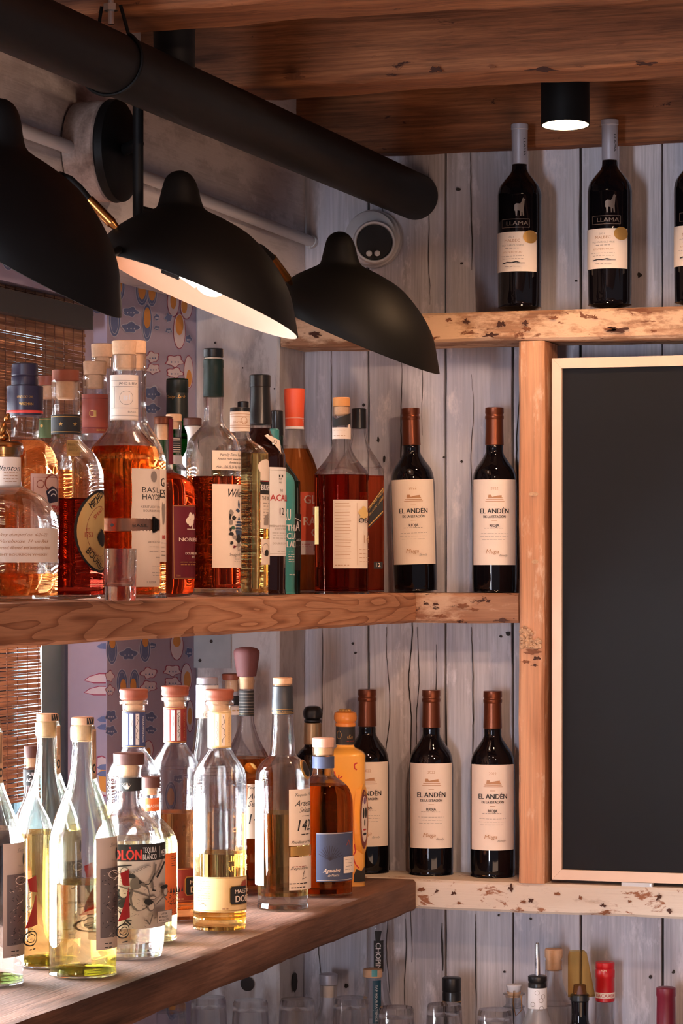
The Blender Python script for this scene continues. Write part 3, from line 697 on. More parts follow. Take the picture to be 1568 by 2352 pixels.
gouge(s5, [(1270, 730, 12, 4), (1150, 745, 14, 9), (1210, 755, 12, 8), (1205, 742, 8, 6), (1364, 728, 9, 6), (1415, 757, 30, 7), (1400, 755, 14, 5), (1070, 738, 9, 7), (1500, 760, 8, 4), (1125, 770, 18, 6), (1030, 735, 7, 4), (880, 770, 9, 4), (760, 745, 8, 5), (720, 768, 18, 6), (840, 748, 20, 5)], YF - 0.003, s5.location)
gouge(s3, [(967, 2043, 10, 5), (1041, 2052, 8, 5), (1054, 2074, 6, 4), (1172, 2040, 7, 9), (1201, 2071, 8, 5), (1218, 2068, 7, 5), (1279, 2052, 7, 4), (1385, 2080, 9, 5), (1445, 2070, 5, 4), (1512, 2062, 6, 10), (1390, 2096, 10, 5), (1002, 2047, 5, 5), (1332, 2062, 5, 4), (1535, 2092, 8, 5)], YF - 0.0022, s3.location)
gouge(s4, [(1062, 1392, 16, 6), (1000, 1388, 10, 4), (1090, 1400, 12, 5), (1150, 1425, 20, 5), (1010, 1415, 20, 5), (1120, 1380, 6, 4)], YF - 0.0024, s4.location)
up = plank('upright_post', (XP0, YF - 0.0015, Z_LOW), (XP1, -0.041, Z_UP - TH - 0.001), M_orange, axis=2, rough=0.0015, flat_top=False, seed=6); tag(up, 'upright orange-brown timber post between shelves beside the chalkboard', 'post')
M_bark = plain('pale_rough_bark', srgb(206, 164, 128), 0.95, mottled=0.35, scale=300, bump=1.0)
mb = MB()
for i in range(120):
    t = random.random(); x = random.uniform(1196, 1240) ; y = 1438 + 50 * t ** 0.8
    if x > 1192 + 52 * (0.35 + t): continue
    p = pY(x, y, YF - 0.003); r = random.uniform(0.0018, 0.0042); n = 6
    prof = [(r * math.sin(a), r * math.cos(a)) for a in [math.pi - math.pi * k / 4 for k in range(5)]]
    vs0 = len(mb.v); mb.lathe([(max(q[0], 0.0002), p.z - up.location.z + q[1] * 0.7) for q in prof], M_bark, n=7, c=(p.x - up.location.x, p.y - up.location.y), smooth=True)
for (x, y, rx, ry) in ((1225, 1135, 12, 5), (1228, 1290, 8, 5)):
    vs = [pY(x + rx * math.cos(k) * (1 + .3 * noise.noise(Vector((k, x, 0)))), y + ry * math.sin(k), YF - 0.0042) - up.location for k in [2 * math.pi * q / 14 for q in range(14)]]
    mb.add(vs, [tuple(reversed(range(14)))], M_bark if y < 1400 else M_gouge2)
merge_into(up, mb.build('bark_patch')); gouge(up, [(1222, 1497, 22, 7), (1232, 1512, 12, 5), (1208, 1520, 12, 5), (1226, 1528, 9, 3)], YF - 0.0036, up.location)

# ------------------------------------------------------------------ chalkboard
YC = -0.112
tl_, br_ = pY(1270, 824, YC), pY(1275, 2021, YC)
cb = empty('chalkboard', (tl_.x + 0.3, YC, Z_LOW)); tag(cb, 'large blank chalkboard in a pale wood frame standing right of the post', 'chalkboard')
W_, H_ = 0.62, tl_.z - Z_LOW - 0.006; z0 = 0.006; fw = 0.0158
mb = MB()
def mitre(mb, a, b, c, d, y0, y1, mat):
    vs = [(p[0], y0, p[1]) for p in (a, b, c, d)] + [(p[0], y1, p[1]) for p in (a, b, c, d)]
    mb.add(vs, [(0, 1, 2, 3), (7, 6, 5, 4), (0, 4, 5, 1), (1, 5, 6, 2), (2, 6, 7, 3), (3, 7, 4, 0)], mat)
x0, x1 = -0.3, -0.3 + W_; zt = z0 + H_; e = 0.0003
for q in (((x0, z0), (x0 + fw - e, z0 + fw), (x0 + fw - e, zt - fw), (x0, zt)), ((x0 + fw, zt - fw), (x1 - fw, zt - fw), (x1, zt), (x0 + e, zt)), ((x1 - fw, z0 + fw), (x1, z0), (x1, zt), (x1 - fw, zt - fw)), ((x0 + e, z0), (x1, z0), (x1 - fw, z0 + fw), (x0 + fw, z0 + fw))):
    mitre(mb, q[0], q[1], q[2], q[3], -0.009, 0.009, M_frame)
f_ = mb.build('frame', cb)
mb = MB(); mb.box((x0 + fw, -0.003, z0 + fw), (x1 - fw, 0.005, zt - fw), M_chalk); mb.build('board_panel', cb)
mb = MB(); a = pY(1428, 2026, YC - 0.01).x - cb.location.x; mb.box((a, -0.014, 0.0), (a + 0.048, -0.002, 0.0058), M_white_plastic); mb.box((a + 0.044, -0.0142, 0.0015), (a + 0.046, -0.0138, 0.0045), M_steel); mb.build('foot', cb)['label'] = 'small white foot under the frame'
mb = MB(); mb.box((0.24, -0.014, 0.0), (0.28, -0.002, 0.0058), M_white_plastic); mb.build('foot', cb)

# ------------------------------------------------------------------ big black pipe, riser, hanger
pc = pY(955, 452, 0); PXx, PZ, PR = pc.x, pc.z, 0.0375
pp = empty('black_pipe', (PXx, -1.6, PZ)); tag(pp, 'thick matte black pipe running under the ceiling into the back wall', 'pipe')
mb = MB(); mb.tube([(0, -1.6, 0), (0, 0, 0), (0, 1.598, 0)], PR, M_pipe, 48); mb.build('pipe_run', pp)
d_ = d_onX(400, PXx); yr_ = atd(400, d_).y + 1.6
mb = MB(); mb.lathe([(0.026, 0.02), (0.026, 0.075), (0.0275, 0.078), (0.0275, 0.115), (0.024, 0.118), (0.024, CEIL + 0.24 - PZ)], M_pipe, n=32, c=(0, yr_)); mb.build('riser', pp)
mb = MB(); mb.lathe([(0.040, -0.001), (0.046, 0.0), (0.046, 0.003), (0.040, 0.006)], M_header, n=32)
hg = empty('pipe_hanger', (PXx, 0, PZ)); dh = d_onX(255, PXx); yh_ = atd(255, dh).y; hg.location.y = yh_; tag(hg, 'thin black strap hanger bolted up and looped around the black pipe', 'hanger')
mb = MB(); pts = []
for i in range(33):
    a = R(-50 - 280 * i / 32 + 140 - 0) if False else R(60 - 300 * i / 32)
    pts.append(((PR + 0.0022) * math.cos(a), 0.006 * math.sin(a), (PR + 0.0022) * math.sin(a)))
mb.tube(pts, 0.0022, M_black, 8); mb.tube([pts[0], (0.012, 0, PR + 0.03)], 0.0022, M_black, 8); mb.tube([pts[-1], (-0.012, 0, PR + 0.03)], 0.0022, M_black, 8)
mb.build('strap', hg)
mb = MB(); mb.tube([(0, 0, PR + 0.008), (0, 0, CEIL + 0.238 - PZ)], 0.004, M_steel, 10); mb.tube([(0, 0, PR + 0.024), (0, 0, PR + 0.032)], 0.009, M_steel, 6); mb.build('bolt', hg)

# white conduit along the header and junction block
cp = pX(725, 562, 0.018); cz = EYE + 0.543
mb = MB(); mb.tube([(0, -2.6, 0.015), (0, -1.0, 0.007), (0, -0.012, -0.007)], 0.0088, M_white_plastic, 20); mb.tube([(0, -0.012, -0.007), (0.0, -0.0015, -0.007)], 0.0105, M_white_plastic, 20); mb.tube([(0.0, -0.014, -0.02), (0, -0.014, -0.007)], 0.003, M_white_plastic, 8)
o = mb.build('conduit', None, (0.0125, 0, cz)); tag(o, 'thin white conduit running along the painted header beam', 'conduit')

# ------------------------------------------------------------------ white round outlet on the back wall
c_ = pY(862, 551, 0); vt = empty('wall_outlet', (c_.x, 0, c_.z)); tag(vt, 'round white pipe outlet with a dark opening, under the black pipe end', 'pipe outlet')
def lathe_y(mb, prof, mat, M, n=40):
    k = len(mb.v); mb.lathe(prof, mat, n=n)
    for i in range(k, len(mb.v)): mb.v[i] = tuple(M @ Vector(mb.v[i]))
mb = MB(); Mx = Matrix.Rotation(R(90), 4, 'X')
lathe_y(mb, [(0.046, 0.0012), (0.047, 0.018), (0.0445, 0.022), (0.0445, 0.0225), (0.043, 0.03), (0.036, 0.034), (0.020, 0.035)], M_white_plastic, Mx); mb.build('flange', vt)
mb = MB(); Mo = Matrix.Translation((0.007, -0.026, -0.008)) @ Matrix.Rotation(R(90 + 4), 4, 'X') @ Matrix.Rotation(R(16), 4, 'Y')
lathe_y(mb, [(0.034, -0.008), (0.035, 0.022), (0.034, 0.028), (0.0325, 0.031), (0.030, 0.030), (0.0285, 0.026), (0.028, 0.004)], M_white_plastic, Mo)
mb.build('spout', vt)
mb = MB(); lathe_y(mb, [(0.0275, 0.002), (0.0275, 0.0275)], plain('dark_opening', (0.012, 0.01, 0.01, 1), 0.8), Mo); mb.build('opening', vt)
mb = MB()
for dx in (-0.009, 0.004): mb.v and None; lathe_y(mb, [(0.0045, 0.026), (0.0048, 0.033), (0.003, 0.0345)], M_white_plastic, Mo @ Matrix.Translation((dx, -0.018, 0)), 14)
mb.build('cable_end', vt)

# ------------------------------------------------------------------ ceiling can light
AZ0 = math.atan2(SN, CS)
dl = 4.18; pl_ = atd(1298, dl); zl_ = zat(288, dl); cl = empty('ceiling_light', (pl_.x, pl_.y, zl_)); tag(cl, 'lit round black ceiling spotlight above the top shelf wine bottles', 'ceiling light')
rr = 56 * dl / F; cl.rotation_euler = (R(-4.5), 0, AZ0)
mb = MB(); mb.shell([(rr, 0.0), (rr, 0.10), (rr, CEIL + 0.236 - zl_)], M_black, th=0.0015, n=48); mb.build('housing', cl)
mb = MB(); mb.lathe([(rr * 0.95, 0.0008), (rr * 0.9, 0.006)], emit('lamp_glow', (1.0, 0.72, 0.45), 14), n=40); mb.build('lamp_face', cl)
light('can_lamp', 'SPOT', (pl_.x, pl_.y, zl_ - 0.004), 10, (1.0, 0.58, 0.30), (pl_.x, pl_.y, 0), spot_size=R(150), spot_blend=0.9, shadow_soft_size=0.025)

# ------------------------------------------------------------------ three-arm wall lamp
D0 = 3.63
RINGS = [((240, 590), (685, 775)), ((236, 566), (679, 738)), ((241, 548), (668, 682)), ((262, 527), (646, 632)), ((300, 503), (615, 586)), ((335, 488), (575, 542)), ((356, 478), (520, 507)), ((362, 468), (474, 483)), ((367, 448), (462, 460)), ((372, 428), (456, 436)), ((379, 408), (448, 414)), ((392, 395), (436, 398)), ((408, 390), (422, 391))]
LC = (461, 640)
lamp = empty('three_arm_wall_lamp', (0.0, 0, 0)); tag(lamp, 'black three-arm wall lamp with domed nipple-topped shades hung above the whiskey shelf', 'lamp')
def shade_mesh():
    mb = MB(); n = 56; s = D0 / F
    def ring(L, R_, inset):
        L = Vector(((L[0] - LC[0]) * s, 0, (LC[1] - L[1]) * s)); Rr = Vector(((R_[0] - LC[0]) * s, 0, (LC[1] - R_[1]) * s))
        c = (L + Rr) / 2; u = (Rr - L) / 2; r = max(u.length - inset, 0.001); u = u.normalized()
        return [c + u * r * math.cos(2 * math.pi * i / n) + Vector((0, 1, 0)) * r * 0.9 * math.sin(2 * math.pi * i / n) for i in range(n)]
    fine = []
    for i in range(len(RINGS) - 1):
        p = [RINGS[max(i - 1, 0)], RINGS[i], RINGS[i + 1], RINGS[min(i + 2, len(RINGS) - 1)]]
        for k in range(3):
            t = k / 3
            f = lambda a, b: 0.5 * (2 * p[1][a][b] + (p[2][a][b] - p[0][a][b]) * t + (2 * p[0][a][b] - 5 * p[1][a][b] + 4 * p[2][a][b] - p[3][a][b]) * t * t + (3 * p[1][a][b] - p[0][a][b] - 3 * p[2][a][b] + p[3][a][b]) * t ** 3)
            fine.append(((f(0, 0), f(0, 1)), (f(1, 0), f(1, 1))))
    fine.append(RINGS[-1])
    for inset, mat, dz in ((0, M_black, 0), (0.0016, M_inner, -0.0008)):
        vs = []; m = len(fine)
        for a, b in fine: vs += [p + Vector((0, 0, dz)) for p in ring(a, b, inset)]
        fs = [(j * n + i, j * n + (i + 1) % n, (j + 1) * n + (i + 1) % n, (j + 1) * n + i) for j in range(m - 1) for i in range(n)] + [tuple(range((m - 1) * n, m * n))]
        mb.add(vs, fs, mat, True)
    k = len(mb.v) // 2
    mb.add([], [], M_black); i0 = mb.mi(M_black)
    for i in range(n): mb.f.append([i, (i + 1) % n, k + (i + 1) % n, k + i]); mb.m.append(i0); mb.sm.append(False)
    return mb
AZ = math.atan2(SN, CS)
M_bulb = emit('bulb_glow', (1.0, 0.86, 0.70), 9)
def sph(mb, c, r, mat, ax=None, ln=1.0, n=18):
    prof = [(max(r * math.sin(a), 0.0004), r * ln * math.cos(a)) for a in [math.pi - math.pi * k / 10 for k in range(11)]]
    k = len(mb.v); mb.lathe(prof, mat, n=n)
    M_ = Matrix.Translation(c)
    if ax is not None: M_ = M_ @ Vector((0, 0, 1)).rotation_difference(Vector(ax)).to_matrix().to_4x4()
    for i in range(k, len(mb.v)): mb.v[i] = tuple(M_ @ Vector(mb.v[i]))
RT = Vector((CS, SN, 0)); FW = Vector((-SN, CS, 0))
lamps = []
first = None
for (px, py, d, pitch, roll, power, nm) in ((461, 640, D0, 0, 0, 1.0, 'middle shade, bulb showing'), (461 + 0, 0, 0, 0, 0, 0, None), (0, 0, 0, 0, 0, 0, None)):
    if nm is None: continue
tdef = [(461, 640, 3.63, -3.0, 0.0, 0.13, 'middle black shade with its bulb and pale inside showing'),
        (821, 744, 4.30, 8.5, 0.0, 0.13, 'right-hand black shade in front of the back wall'),
        (30, 535, 3.02, 9.0, 7.0, 0.16, 'left-hand black shade cut by the photo edge')]
for (px, py, d, pitch, roll, power, lb) in tdef:
    q = atd(px, d); loc = Vector((q.x, q.y, zat(py, d)))
    rot = Matrix.Rotation(AZ, 4, 'Z') @ Matrix.Rotation(R(pitch), 4, 'X') @ Matrix.Rotation(R(roll), 4, 'Y')
    if first is None: first = shade_mesh().build('lamp_shade', lamp, None, 70); so = first
    else: so = first.copy(); COL.objects.link(so); so.parent = lamp
    so.matrix_local = Matrix.Translation(loc) @ rot; so['label'] = lb
    s = D0 / F
    mb = MB(); u = Vector((0.92, 0, -0.38)).normalized(); c0 = Vector(((463 - LC[0]) * s, 0.012, (LC[1] - 641) * s))
    sph(mb, c0 + u * 0.012, 0.0155, M_bulb, u, 1.35); mb.tube([c0 - u * 0.03, c0 - u * 0.005], [0.007, 0.0125], M_bulb, 14)
    mb.tube([c0 - u * 0.052, c0 - u * 0.028], 0.011, M_black, 14)
    bo = mb.build('bulb', so)
    bw = (Matrix.Translation(loc) @ rot) @ (c0 + Vector((0.01, -0.02, -0.03)))
    light('lamp_bulb_light', 'POINT', bw, power, (1.0, 0.62, 0.44), shadow_soft_size=0.02)
    lamps.append((loc, rot))
# mounting plate, block, stem
pz = zat(347, d_onX(262, 0.05)); py_ = atd(262, d_onX(262, 0.05)).y
mb = MB(); M_ = Matrix.Translation((0.0035, py_, pz)) @ Matrix.Rotation(R(90), 4, 'Y')
lathe_y(mb, [(0.066, 0.0), (0.0665, 0.04), (0.064, 0.043)], wood('round_block_wood', srgb(120, 96, 84), srgb(166, 142, 130), srgb(186, 166, 154), axis=1, fine=0.3, seed=14), M_, 48); mb.build('wood_block', lamp)['label'] = 'round pale wood block behind the plate'
mb = MB(); lathe_y(mb, [(0.0665, 0.0435), (0.068, 0.046), (0.067, 0.056), (0.055, 0.062), (0.02, 0.064)], M_black, M_, 48); mb.build('wall_plate', lamp)
xs_ = 0.105; ds = d_onX(317, xs_); ps = atd(317, ds)
mb = MB(); mb.tube([(ps.x, ps.y, zat(225, ds)), (ps.x, ps.y, zat(560, ds))], 0.0070, M_black, 16); mb.tube([(0.062, py_, pz), (ps.x, ps.y, pz)], 0.008, M_black, 14); mb.build('stem', lamp)
def W3(px, py, d): q = atd(px, d); return Vector((q.x, q.y, zat(py, d)))
# arms: middle
j0, j1_ = W3(204, 459, 3.60), W3(266, 522, 3.60); hub = Vector((ps.x, ps.y, zat(548, ds)))
mb = MB(); mb.tube([hub, W3(262, 572, 3.72), W3(200, 585, 3.60), W3(110, 520, 3.55), W3(95, 440, 3.55), W3(115, 408, 3.56), W3(138, 403, 3.60), W3(160, 412, 3.60), W3(182, 432, 3.60), j0], 0.0052, M_black, 14); mb.build('arm', lamp)
mb = MB(); mb.tube([j0, j0 + (j1_ - j0) * 0.85], 0.0068, M_brass, 18); mb.tube([j0 + (j1_ - j0) * 0.85, j1_, W3(275, 534, 3.6)], [0.0062, 0.0045, 0.003], M_brass, 14); mb.build('brass_joint', lamp)['label'] = 'brass swivel joint'
j0, j1_ = W3(625, 592, 4.18), W3(660, 640, 4.22)
mb = MB(); mb.tube([Vector((ps.x, ps.y, zat(480, ds))), W3(420, 505, 3.82), W3(520, 540, 3.95), W3(600, 570, 4.15), j0], 0.0052, M_black, 14); mb.build('arm', lamp)
mb = MB(); mb.tube([j0, j1_], 0.0062, M_brass, 18); mb.tube([j1_, W3(668, 652, 4.24)], [0.005, 0.003], M_brass, 12); mb.build('brass_joint', lamp)['label'] = 'brass swivel joint'
mb = MB(); mb.tube([hub, W3(255, 585, 3.5), W3(160, 570, 3.3), W3(30, 500, 3.08), W3(-60, 480, 3.03)], 0.0052, M_black, 14); mb.build('arm', lamp)
#PART2

# ================================================================== BOTTLES, back wall
def wine_el(label, group):
    """claret bottle with tall cream label; drawn at column 990 of the lower shelf"""
    d = d_onY(990, -0.045)
    b = Bottle('wine_bottle', label, 990, d, Z_LOW, [(1587, 16), (1590, 17), (1606, 17), (1612, 17), (1660, 18), (1674, 20), (1690, 21), (1708, 32), (1728, 45), (1755, 50.5), (1800, 51), (1960, 51), (2000, 50), (2005, 47), (2007, 0)], group)
    b.solid(M_winegl)
    b.part('capsule', [(1584.5, 18), (1585.5, 21), (1598, 21.4), (1600, 20.2), (1603, 20.2), (1605, 21.6), (1611, 21.4), (1613, 20.0), (1640, 20.4), (1670, 21.4), (1671, 20)], M_copper)
    L = b.wrap(51); L.cx = 990
    L.patch(0, 0, 1753, 1948, M_paper, a0=-1.18, a1=1.18)
    L.text('2022', 990, 1773, 6, M_brown, 17, center=True)
    L.line([(972, 1799), (1010, 1799)], 1.6, M_brown); L.line([(970, 1803), (1012, 1803)], 1.2, M_brown); L.line([(976, 1795), (1008, 1795)], 2.4, M_brown); L.poly([(976, 1795), (977, 1788), (983, 1788), (985, 1793), (997, 1790), (1006, 1789), (1006, 1796)], M_brown)
    L.line([(984, 1812), (996, 1812)], 1, M_brown)
    L.text('EL ANDÉN', 990, 1825, 11, M_ink, 66, center=True, bold=0.7)
    L.text('DE LA ESTACIÓN', 990, 1838, 5.5, M_ink, 50, center=True, bold=0.3)
    L.line([(984, 1847), (996, 1847)], 1, M_brown)
    L.text('RIOJA', 990, 1858, 6.5, M_ink, 21, center=True, bold=0.3)
    L.dashes(962, 1016, 1864, 1864, 1, M_grey, 1.2); L.dashes(960, 1018, 1876, 1890, 3, M_grey, 0.7)
    L.text('Muga', 972, 1917, 9, M_brown, 28, shear=0.25); L.text('family', 1000, 1926, 5, M_grey, 20, shear=0.5)
    L.build('front_label', b.root)
    return b
GE = 'wine bottles with tall cream labels on the back wall shelves'
we = wine_el('dark wine bottle with cream label, second from right on the lowest plank shelf', GE)
az0 = we.root.rotation_euler.z
def put_el(px, zb, label, Y=-0.046, rx=0.0):
    d = d_onY(px, Y); p = atd(px, d); a = math.atan2(CX - p.x, -(CY - p.y))
    copy_thing(we.root, (p.x, p.y, zb), label, (0, rx, a))
put_el(1131, Z_LOW, 'dark wine bottle with cream label beside the upright post on the lowest shelf')
put_el(843, Z_LOW, 'dark wine bottle half hidden behind the yellow ceramic bottle')
put_el(1135, Z_MID, 'dark wine bottle with cream label beside the upright post on the middle shelf')
put_el(954, Z_MID + 0.0012, 'slightly leaning dark wine bottle with cream label above the shelf corner joint', -0.05, R(-1.6))

def wine_ll(label, group):
    d = d_onY(1193, -0.088); zb = Z_UP
    b = Bottle('wine_bottle', label, 1193, d, zb, [(288, 14), (296, 15), (330, 15), (374, 16), (380, 17.5), (396, 20), (412, 33), (428, 45), (445, 50), (470, 50.5), (640, 50), (700, 49), (708, 46), (711, 0)], group)
    b.solid(M_winegl)
    b.part('capsule', [(284.5, 16), (286, 19.5), (297, 20), (299, 18.6), (303, 18.8), (330, 18.2), (377, 18.4), (378, 17)], M_silver)
    L = Wrap(1193, 50.5, b.d, zb)
    L.patch(1142.5, 1231, 533, 624, M_paper)
    M_foil = plain('dull_gold_foil', srgb(120, 102, 90), 0.4, 0.3)
    ll = [(1184, 497), (1183, 486), (1181, 484), (1181, 472), (1185, 468), (1194, 469), (1197, 465), (1199, 458), (1201, 455), (1203, 457), (1206, 459), (1204, 462), (1203, 474), (1202, 482), (1203, 497), (1200, 497), (1199, 488), (1197, 487), (1197, 497), (1194, 497), (1193, 485), (1188, 484), (1187, 497)]
    L.poly(ll, M_foil)
    L.line([(1154, 504), (1215, 504)], 1.2, M_foil); L.line([(1154, 523), (1215, 523)], 1.2, M_foil); L.line([(1154, 504), (1154, 523)], 1.2, M_foil); L.line([(1215, 504), (1215, 523)], 1.2, M_foil)
    L.text('LLAMA', 1187, 513.5, 9, M_foil, 50, center=True, bold=0.5)
    L.text('2021', 1174, 545, 3.5, M_grey, 12, center=True); L.text('MALBEC', 1176, 553, 6, M_brown, 36, center=True)
    L.text('OLD YEAR OLD VINE', 1176, 564, 3.6, M_grey, 52, center=True); L.dashes(1158, 1196, 571, 571, 1, M_grey, 1.2); L.text('ESTATE BOTTLED', 1176, 580, 3.4, M_brown, 46, center=True); L.dashes(1152, 1202, 589, 595, 2, M_grey, 0.8)
    L.line([(1156, 606), (1166, 603), (1176, 604), (1186, 602), (1194, 605)], 2.6, M_ink); L.line([(1186, 605), (1204, 605)], 2, M_grey); L.dashes(1156, 1200, 613, 613, 1, M_grey, 1.2)
    L.oval(1216, 545, 17, 15, M_gold)
    L.build('front_label', b.root)
    C2 = Wrap(1193, 18.6, b.d, zb); C2.text('LLAMA', 1204, 338, 6, M_ink, 40, vert=True, center=True); C2.build('capsule_lettering', b.root)
    return b
GL = 'wine bottles with silver capsules on the highest shelf'
wl = wine_ll('wine bottle with silver capsule, leftmost of three on the highest shelf', GL)
for px, lb in ((1400, 'wine bottle with silver capsule right of the lit ceiling spotlight on the highest shelf'), (1599, 'wine bottle cut by the right photo edge on the highest shelf')):
    p_d = d_onY(px, -0.088); p = atd(px, p_d); copy_thing(wl.root, (p.x, p.y, Z_UP), lb, (0, 0, wl.root.rotation_euler.z))

# ================================================================== BOTTLES, middle shelf along the window
M_navy = plain('navy_foil', srgb(48, 42, 62), 0.35, mottled=0.2)
M_dkgreen = plain('dark_green_capsule', srgb(22, 44, 36), 0.4)
M_blackcap = plain('black_plastic_cap', (0.012, 0.012, 0.013, 1), 0.28)
M_orange_cap = plain('orange_capsule', srgb(228, 88, 52), 0.45, mottled=0.05)
M_maroon = plain('maroon_label', srgb(104, 20, 38), 0.6)
M_teal = plain('teal_bottle_paint', srgb(70, 150, 150), 0.35, mottled=0.04)
M_olabel = plain('orange_label', srgb(226, 96, 62), 0.6, mottled=0.06)
M_yellow = plain('yellow_label', srgb(226, 190, 122), 0.65, mottled=0.06)
M_redband = plain('brick_red_label', srgb(160, 72, 54), 0.55)
M_greenlab = plain('green_band', srgb(84, 106, 62), 0.6)
SM = Z_MID
def cork(b, y0, y1, hw, y2=None, hw2=None, mat=None, plug=None, name='stopper', lab=None):
    """flat top disc plus the plug seen inside the neck"""
    mat = mat or M_cork
    pr = [(y0, hw * 0.9), (y0 + 1.5, hw), (y1 - 1, hw2 or hw), (y1, (hw2 or hw) * 0.96)]
    if y2:
        k = plug or hw * 0.62; b.part('cork_plug', [(y1 + 0.2, k), (y2 - 4, k * 0.98), (y2, k * 0.8)], M_cork)
    return b.part(name, pr, mat, lab)

# round decanter bottle at the photo's left edge
b = Bottle('whiskey_bottle', 'squat round whiskey decanter with handwritten-style label at the left photo edge', 14, 3.2, SM, [(1022, 38), (1028, 40), (1044, 38), (1050, 32), (1105, 34), (1118, 40), (1128, 62), (1145, 90), (1175, 112), (1210, 120), (1250, 120), (1310, 118), (1345, 112), (1368, 100), (1379, 88), (1381, 0)])
b.glass(G_clear, 1318, 'orange', base=16, n=48)
b.part('stopper', [(1014, 30), (1018, 38), (1023, 39), (1026, 33), (1027, 28), (1050, 26)], M_brass)
mb = MB(); q = 3.2 / F
sph(mb, (-8 * q, 0, b.zz(985)), 9 * q, M_brass, (0.3, 0, 1), 1.9); sph(mb, (2 * q, 0, b.zz(958)), 6 * q, M_brass, (0.5, 0, 1), 1.7); sph(mb, (-6 * q, 0, b.zz(1004)), 12 * q, M_brass, None, 0.8)
mb.tube([(-12 * q, 0, b.zz(990)), (-20 * q, 0, b.zz(1002)), (-24 * q, 0, b.zz(1014))], 2.2 * q, M_brass, 8); mb.tube([(0, 0, b.zz(985)), (8 * q, 0, b.zz(1000)), (10 * q, 0, b.zz(1015))], 2.4 * q, M_brass, 8)
mb.build('horse_figure', b.root)['label'] = 'brass horse figure on the stopper'
L = Wrap(14, 36, b.d, SM); L.patch(-20, 47, 1050, 1121, M_paper); L.text('Blanton', -8, 1075, 12, M_ink, 60, shear=0.4); L.dashes(8, 40, 1086, 1106, 4, M_brown, 1.4); L.build('neck_label', b.root)
L = Wrap(14, 120, b.d, SM); L.patch(-80, 131, 1213, 1292, M_paper)
for i, st in enumerate(('bourbon whiskey dumped on  4-21-22', 'Stored in Warehouse  H  on Rick', 'individually selected, filtered and bottled by hand')): L.text(st, -60 + 4 * i, 1228 + i * 15, 7, M_brown, 185, shear=0.45)
L.text('STRAIGHT BOURBON WHISKEY', -30, 1274, 5, M_brown, 150); L.build('front_label', b.root)

b = Bottle('whiskey_bottle', 'whiskey bottle in a navy foil cap with thin red line, emblem label on its right', 57, 3.35, SM, [(838, 26), (842, 30), (892, 31), (950, 38), (956, 34), (975, 32), (1000, 32), (1010, 38), (1022, 56), (1050, 72), (1085, 76), (1200, 76), (1350, 75), (1372, 70), (1380, 0)])
b.glass(G_clear, 1012, 'orange', base=12)
b.part('foil_cap', [(834, 24), (837, 30), (862, 31), (864, 29.5), (868, 31), (885, 31), (888, 42), (940, 41.5), (955, 39), (956, 34)], M_navy)
b.part('red_line', [(944, 41.6), (945, 42), (949, 42), (950, 41.5)], plain('red_foil_line', srgb(220, 70, 60), 0.5))
L = Wrap(57, 42, b.d, SM); L.text('KENTUCKY OWL', 58, 912, 6, M_gold, 38, center=True); L.text('WISEMAN', 60, 928, 6, M_gold, 32, center=True, bold=0.4); L.build('cap_lettering', b.root)
L = Wrap(57, 76, b.d, SM); L.patch(70, 134, 1088, 1212, plain('pink_label', srgb(228, 190, 176), 0.65)); L.line([(76, 1096), (130, 1096)], 1, M_redband); L.line([(76, 1096), (76, 1205)], 1, M_redband)
L.ring(92, 1112, 9, 9, 1.5, M_redband); L.ring(120, 1110, 26, 20, 3, M_redband); L.poly([(104, 1128), (118, 1116), (131, 1126), (131, 1150), (110, 1156)], M_navy); L.ring(120, 1138, 18, 14, 3, M_white_p, arc=(20, 160)); L.ring(120, 1142, 10, 8, 2.5, M_white_p, arc=(20, 160))
L.text('WISEMAN', 103, 1168, 14, M_red, 62, bold=0.8); L.patch(112, 133, 1182, 1206, M_navy); L.text('90.8', 117, 1190, 6, M_white_p, 20); L.build('front_label', b.root)

b = Bottle('whiskey_bottle', 'clear bottle with two gold stars on its black neck band and oval yellow label', 151, 3.45, SM, [(877, 30), (880, 33), (950, 32), (1000, 33), (1012, 36), (1030, 54), (1055, 74), (1085, 85), (1120, 87), (1250, 87), (1350, 86), (1370, 82), (1378, 0)])
b.glass(G_clear, 1146, 'dark', base=12)
cork(b, 849, 877, 31, 918, 31, M_capwood, 22)

L = Wrap(151, 33, b.d, SM); L.patch(0, 0, 952, 997, M_ink, a0=-1.7, a1=1.7); L.line([(119, 957), (183, 957)], 1.5, M_gold); L.line([(119, 992), (183, 992)], 1.5, M_gold)
for sx in (140, 171):
    L.poly([(sx + (5 if k % 2 == 0 else 2) * math.sin(math.pi * k / 5), 974 - (5 if k % 2 == 0 else 2) * math.cos(math.pi * k / 5)) for k in range(10)], M_gold)
L.build('neck_band', b.root)
L = Wrap(151, 46, b.d, SM, r=None); L.r = 37 * b.px; L.H = 37; L.patch(153, 184, 1011, 1047, M_yellow); L.text("Michter's", 156, 1022, 5, M_ink, 27); L.text('Batch Nº', 157, 1033, 5, M_ink, 24); L.build('neck_tag', b.root)
L = b.wrap(87); L.oval(229, 1220, 78, 96, M_ink, 40, wob=0.015); L.oval(229, 1220, 72, 90, M_yellow, 40); L.ring(229, 1220, 48, 58, 1.2, M_redband)
L.text('MICHTER', 205, 1163, 17, M_ink, 62, rot=0.62, bold=1.2, center=False); L.text('SMALL', 214, 1190, 9, M_red, 46, rot=0.62); L.text('1753', 193, 1228, 11, M_red, 22); L.text('EST.', 196, 1216, 5, M_red, 10); L.text('KENTUCKY', 208, 1262, 7, M_brown, 60, rot=-0.6); L.text('BOURBON', 199, 1262, 16, M_ink, 90, rot=-0.75)
L.oval(231, 1235, 18, 20, M_ink, 14, wob=0.2); L.build('oval_label', b.root)

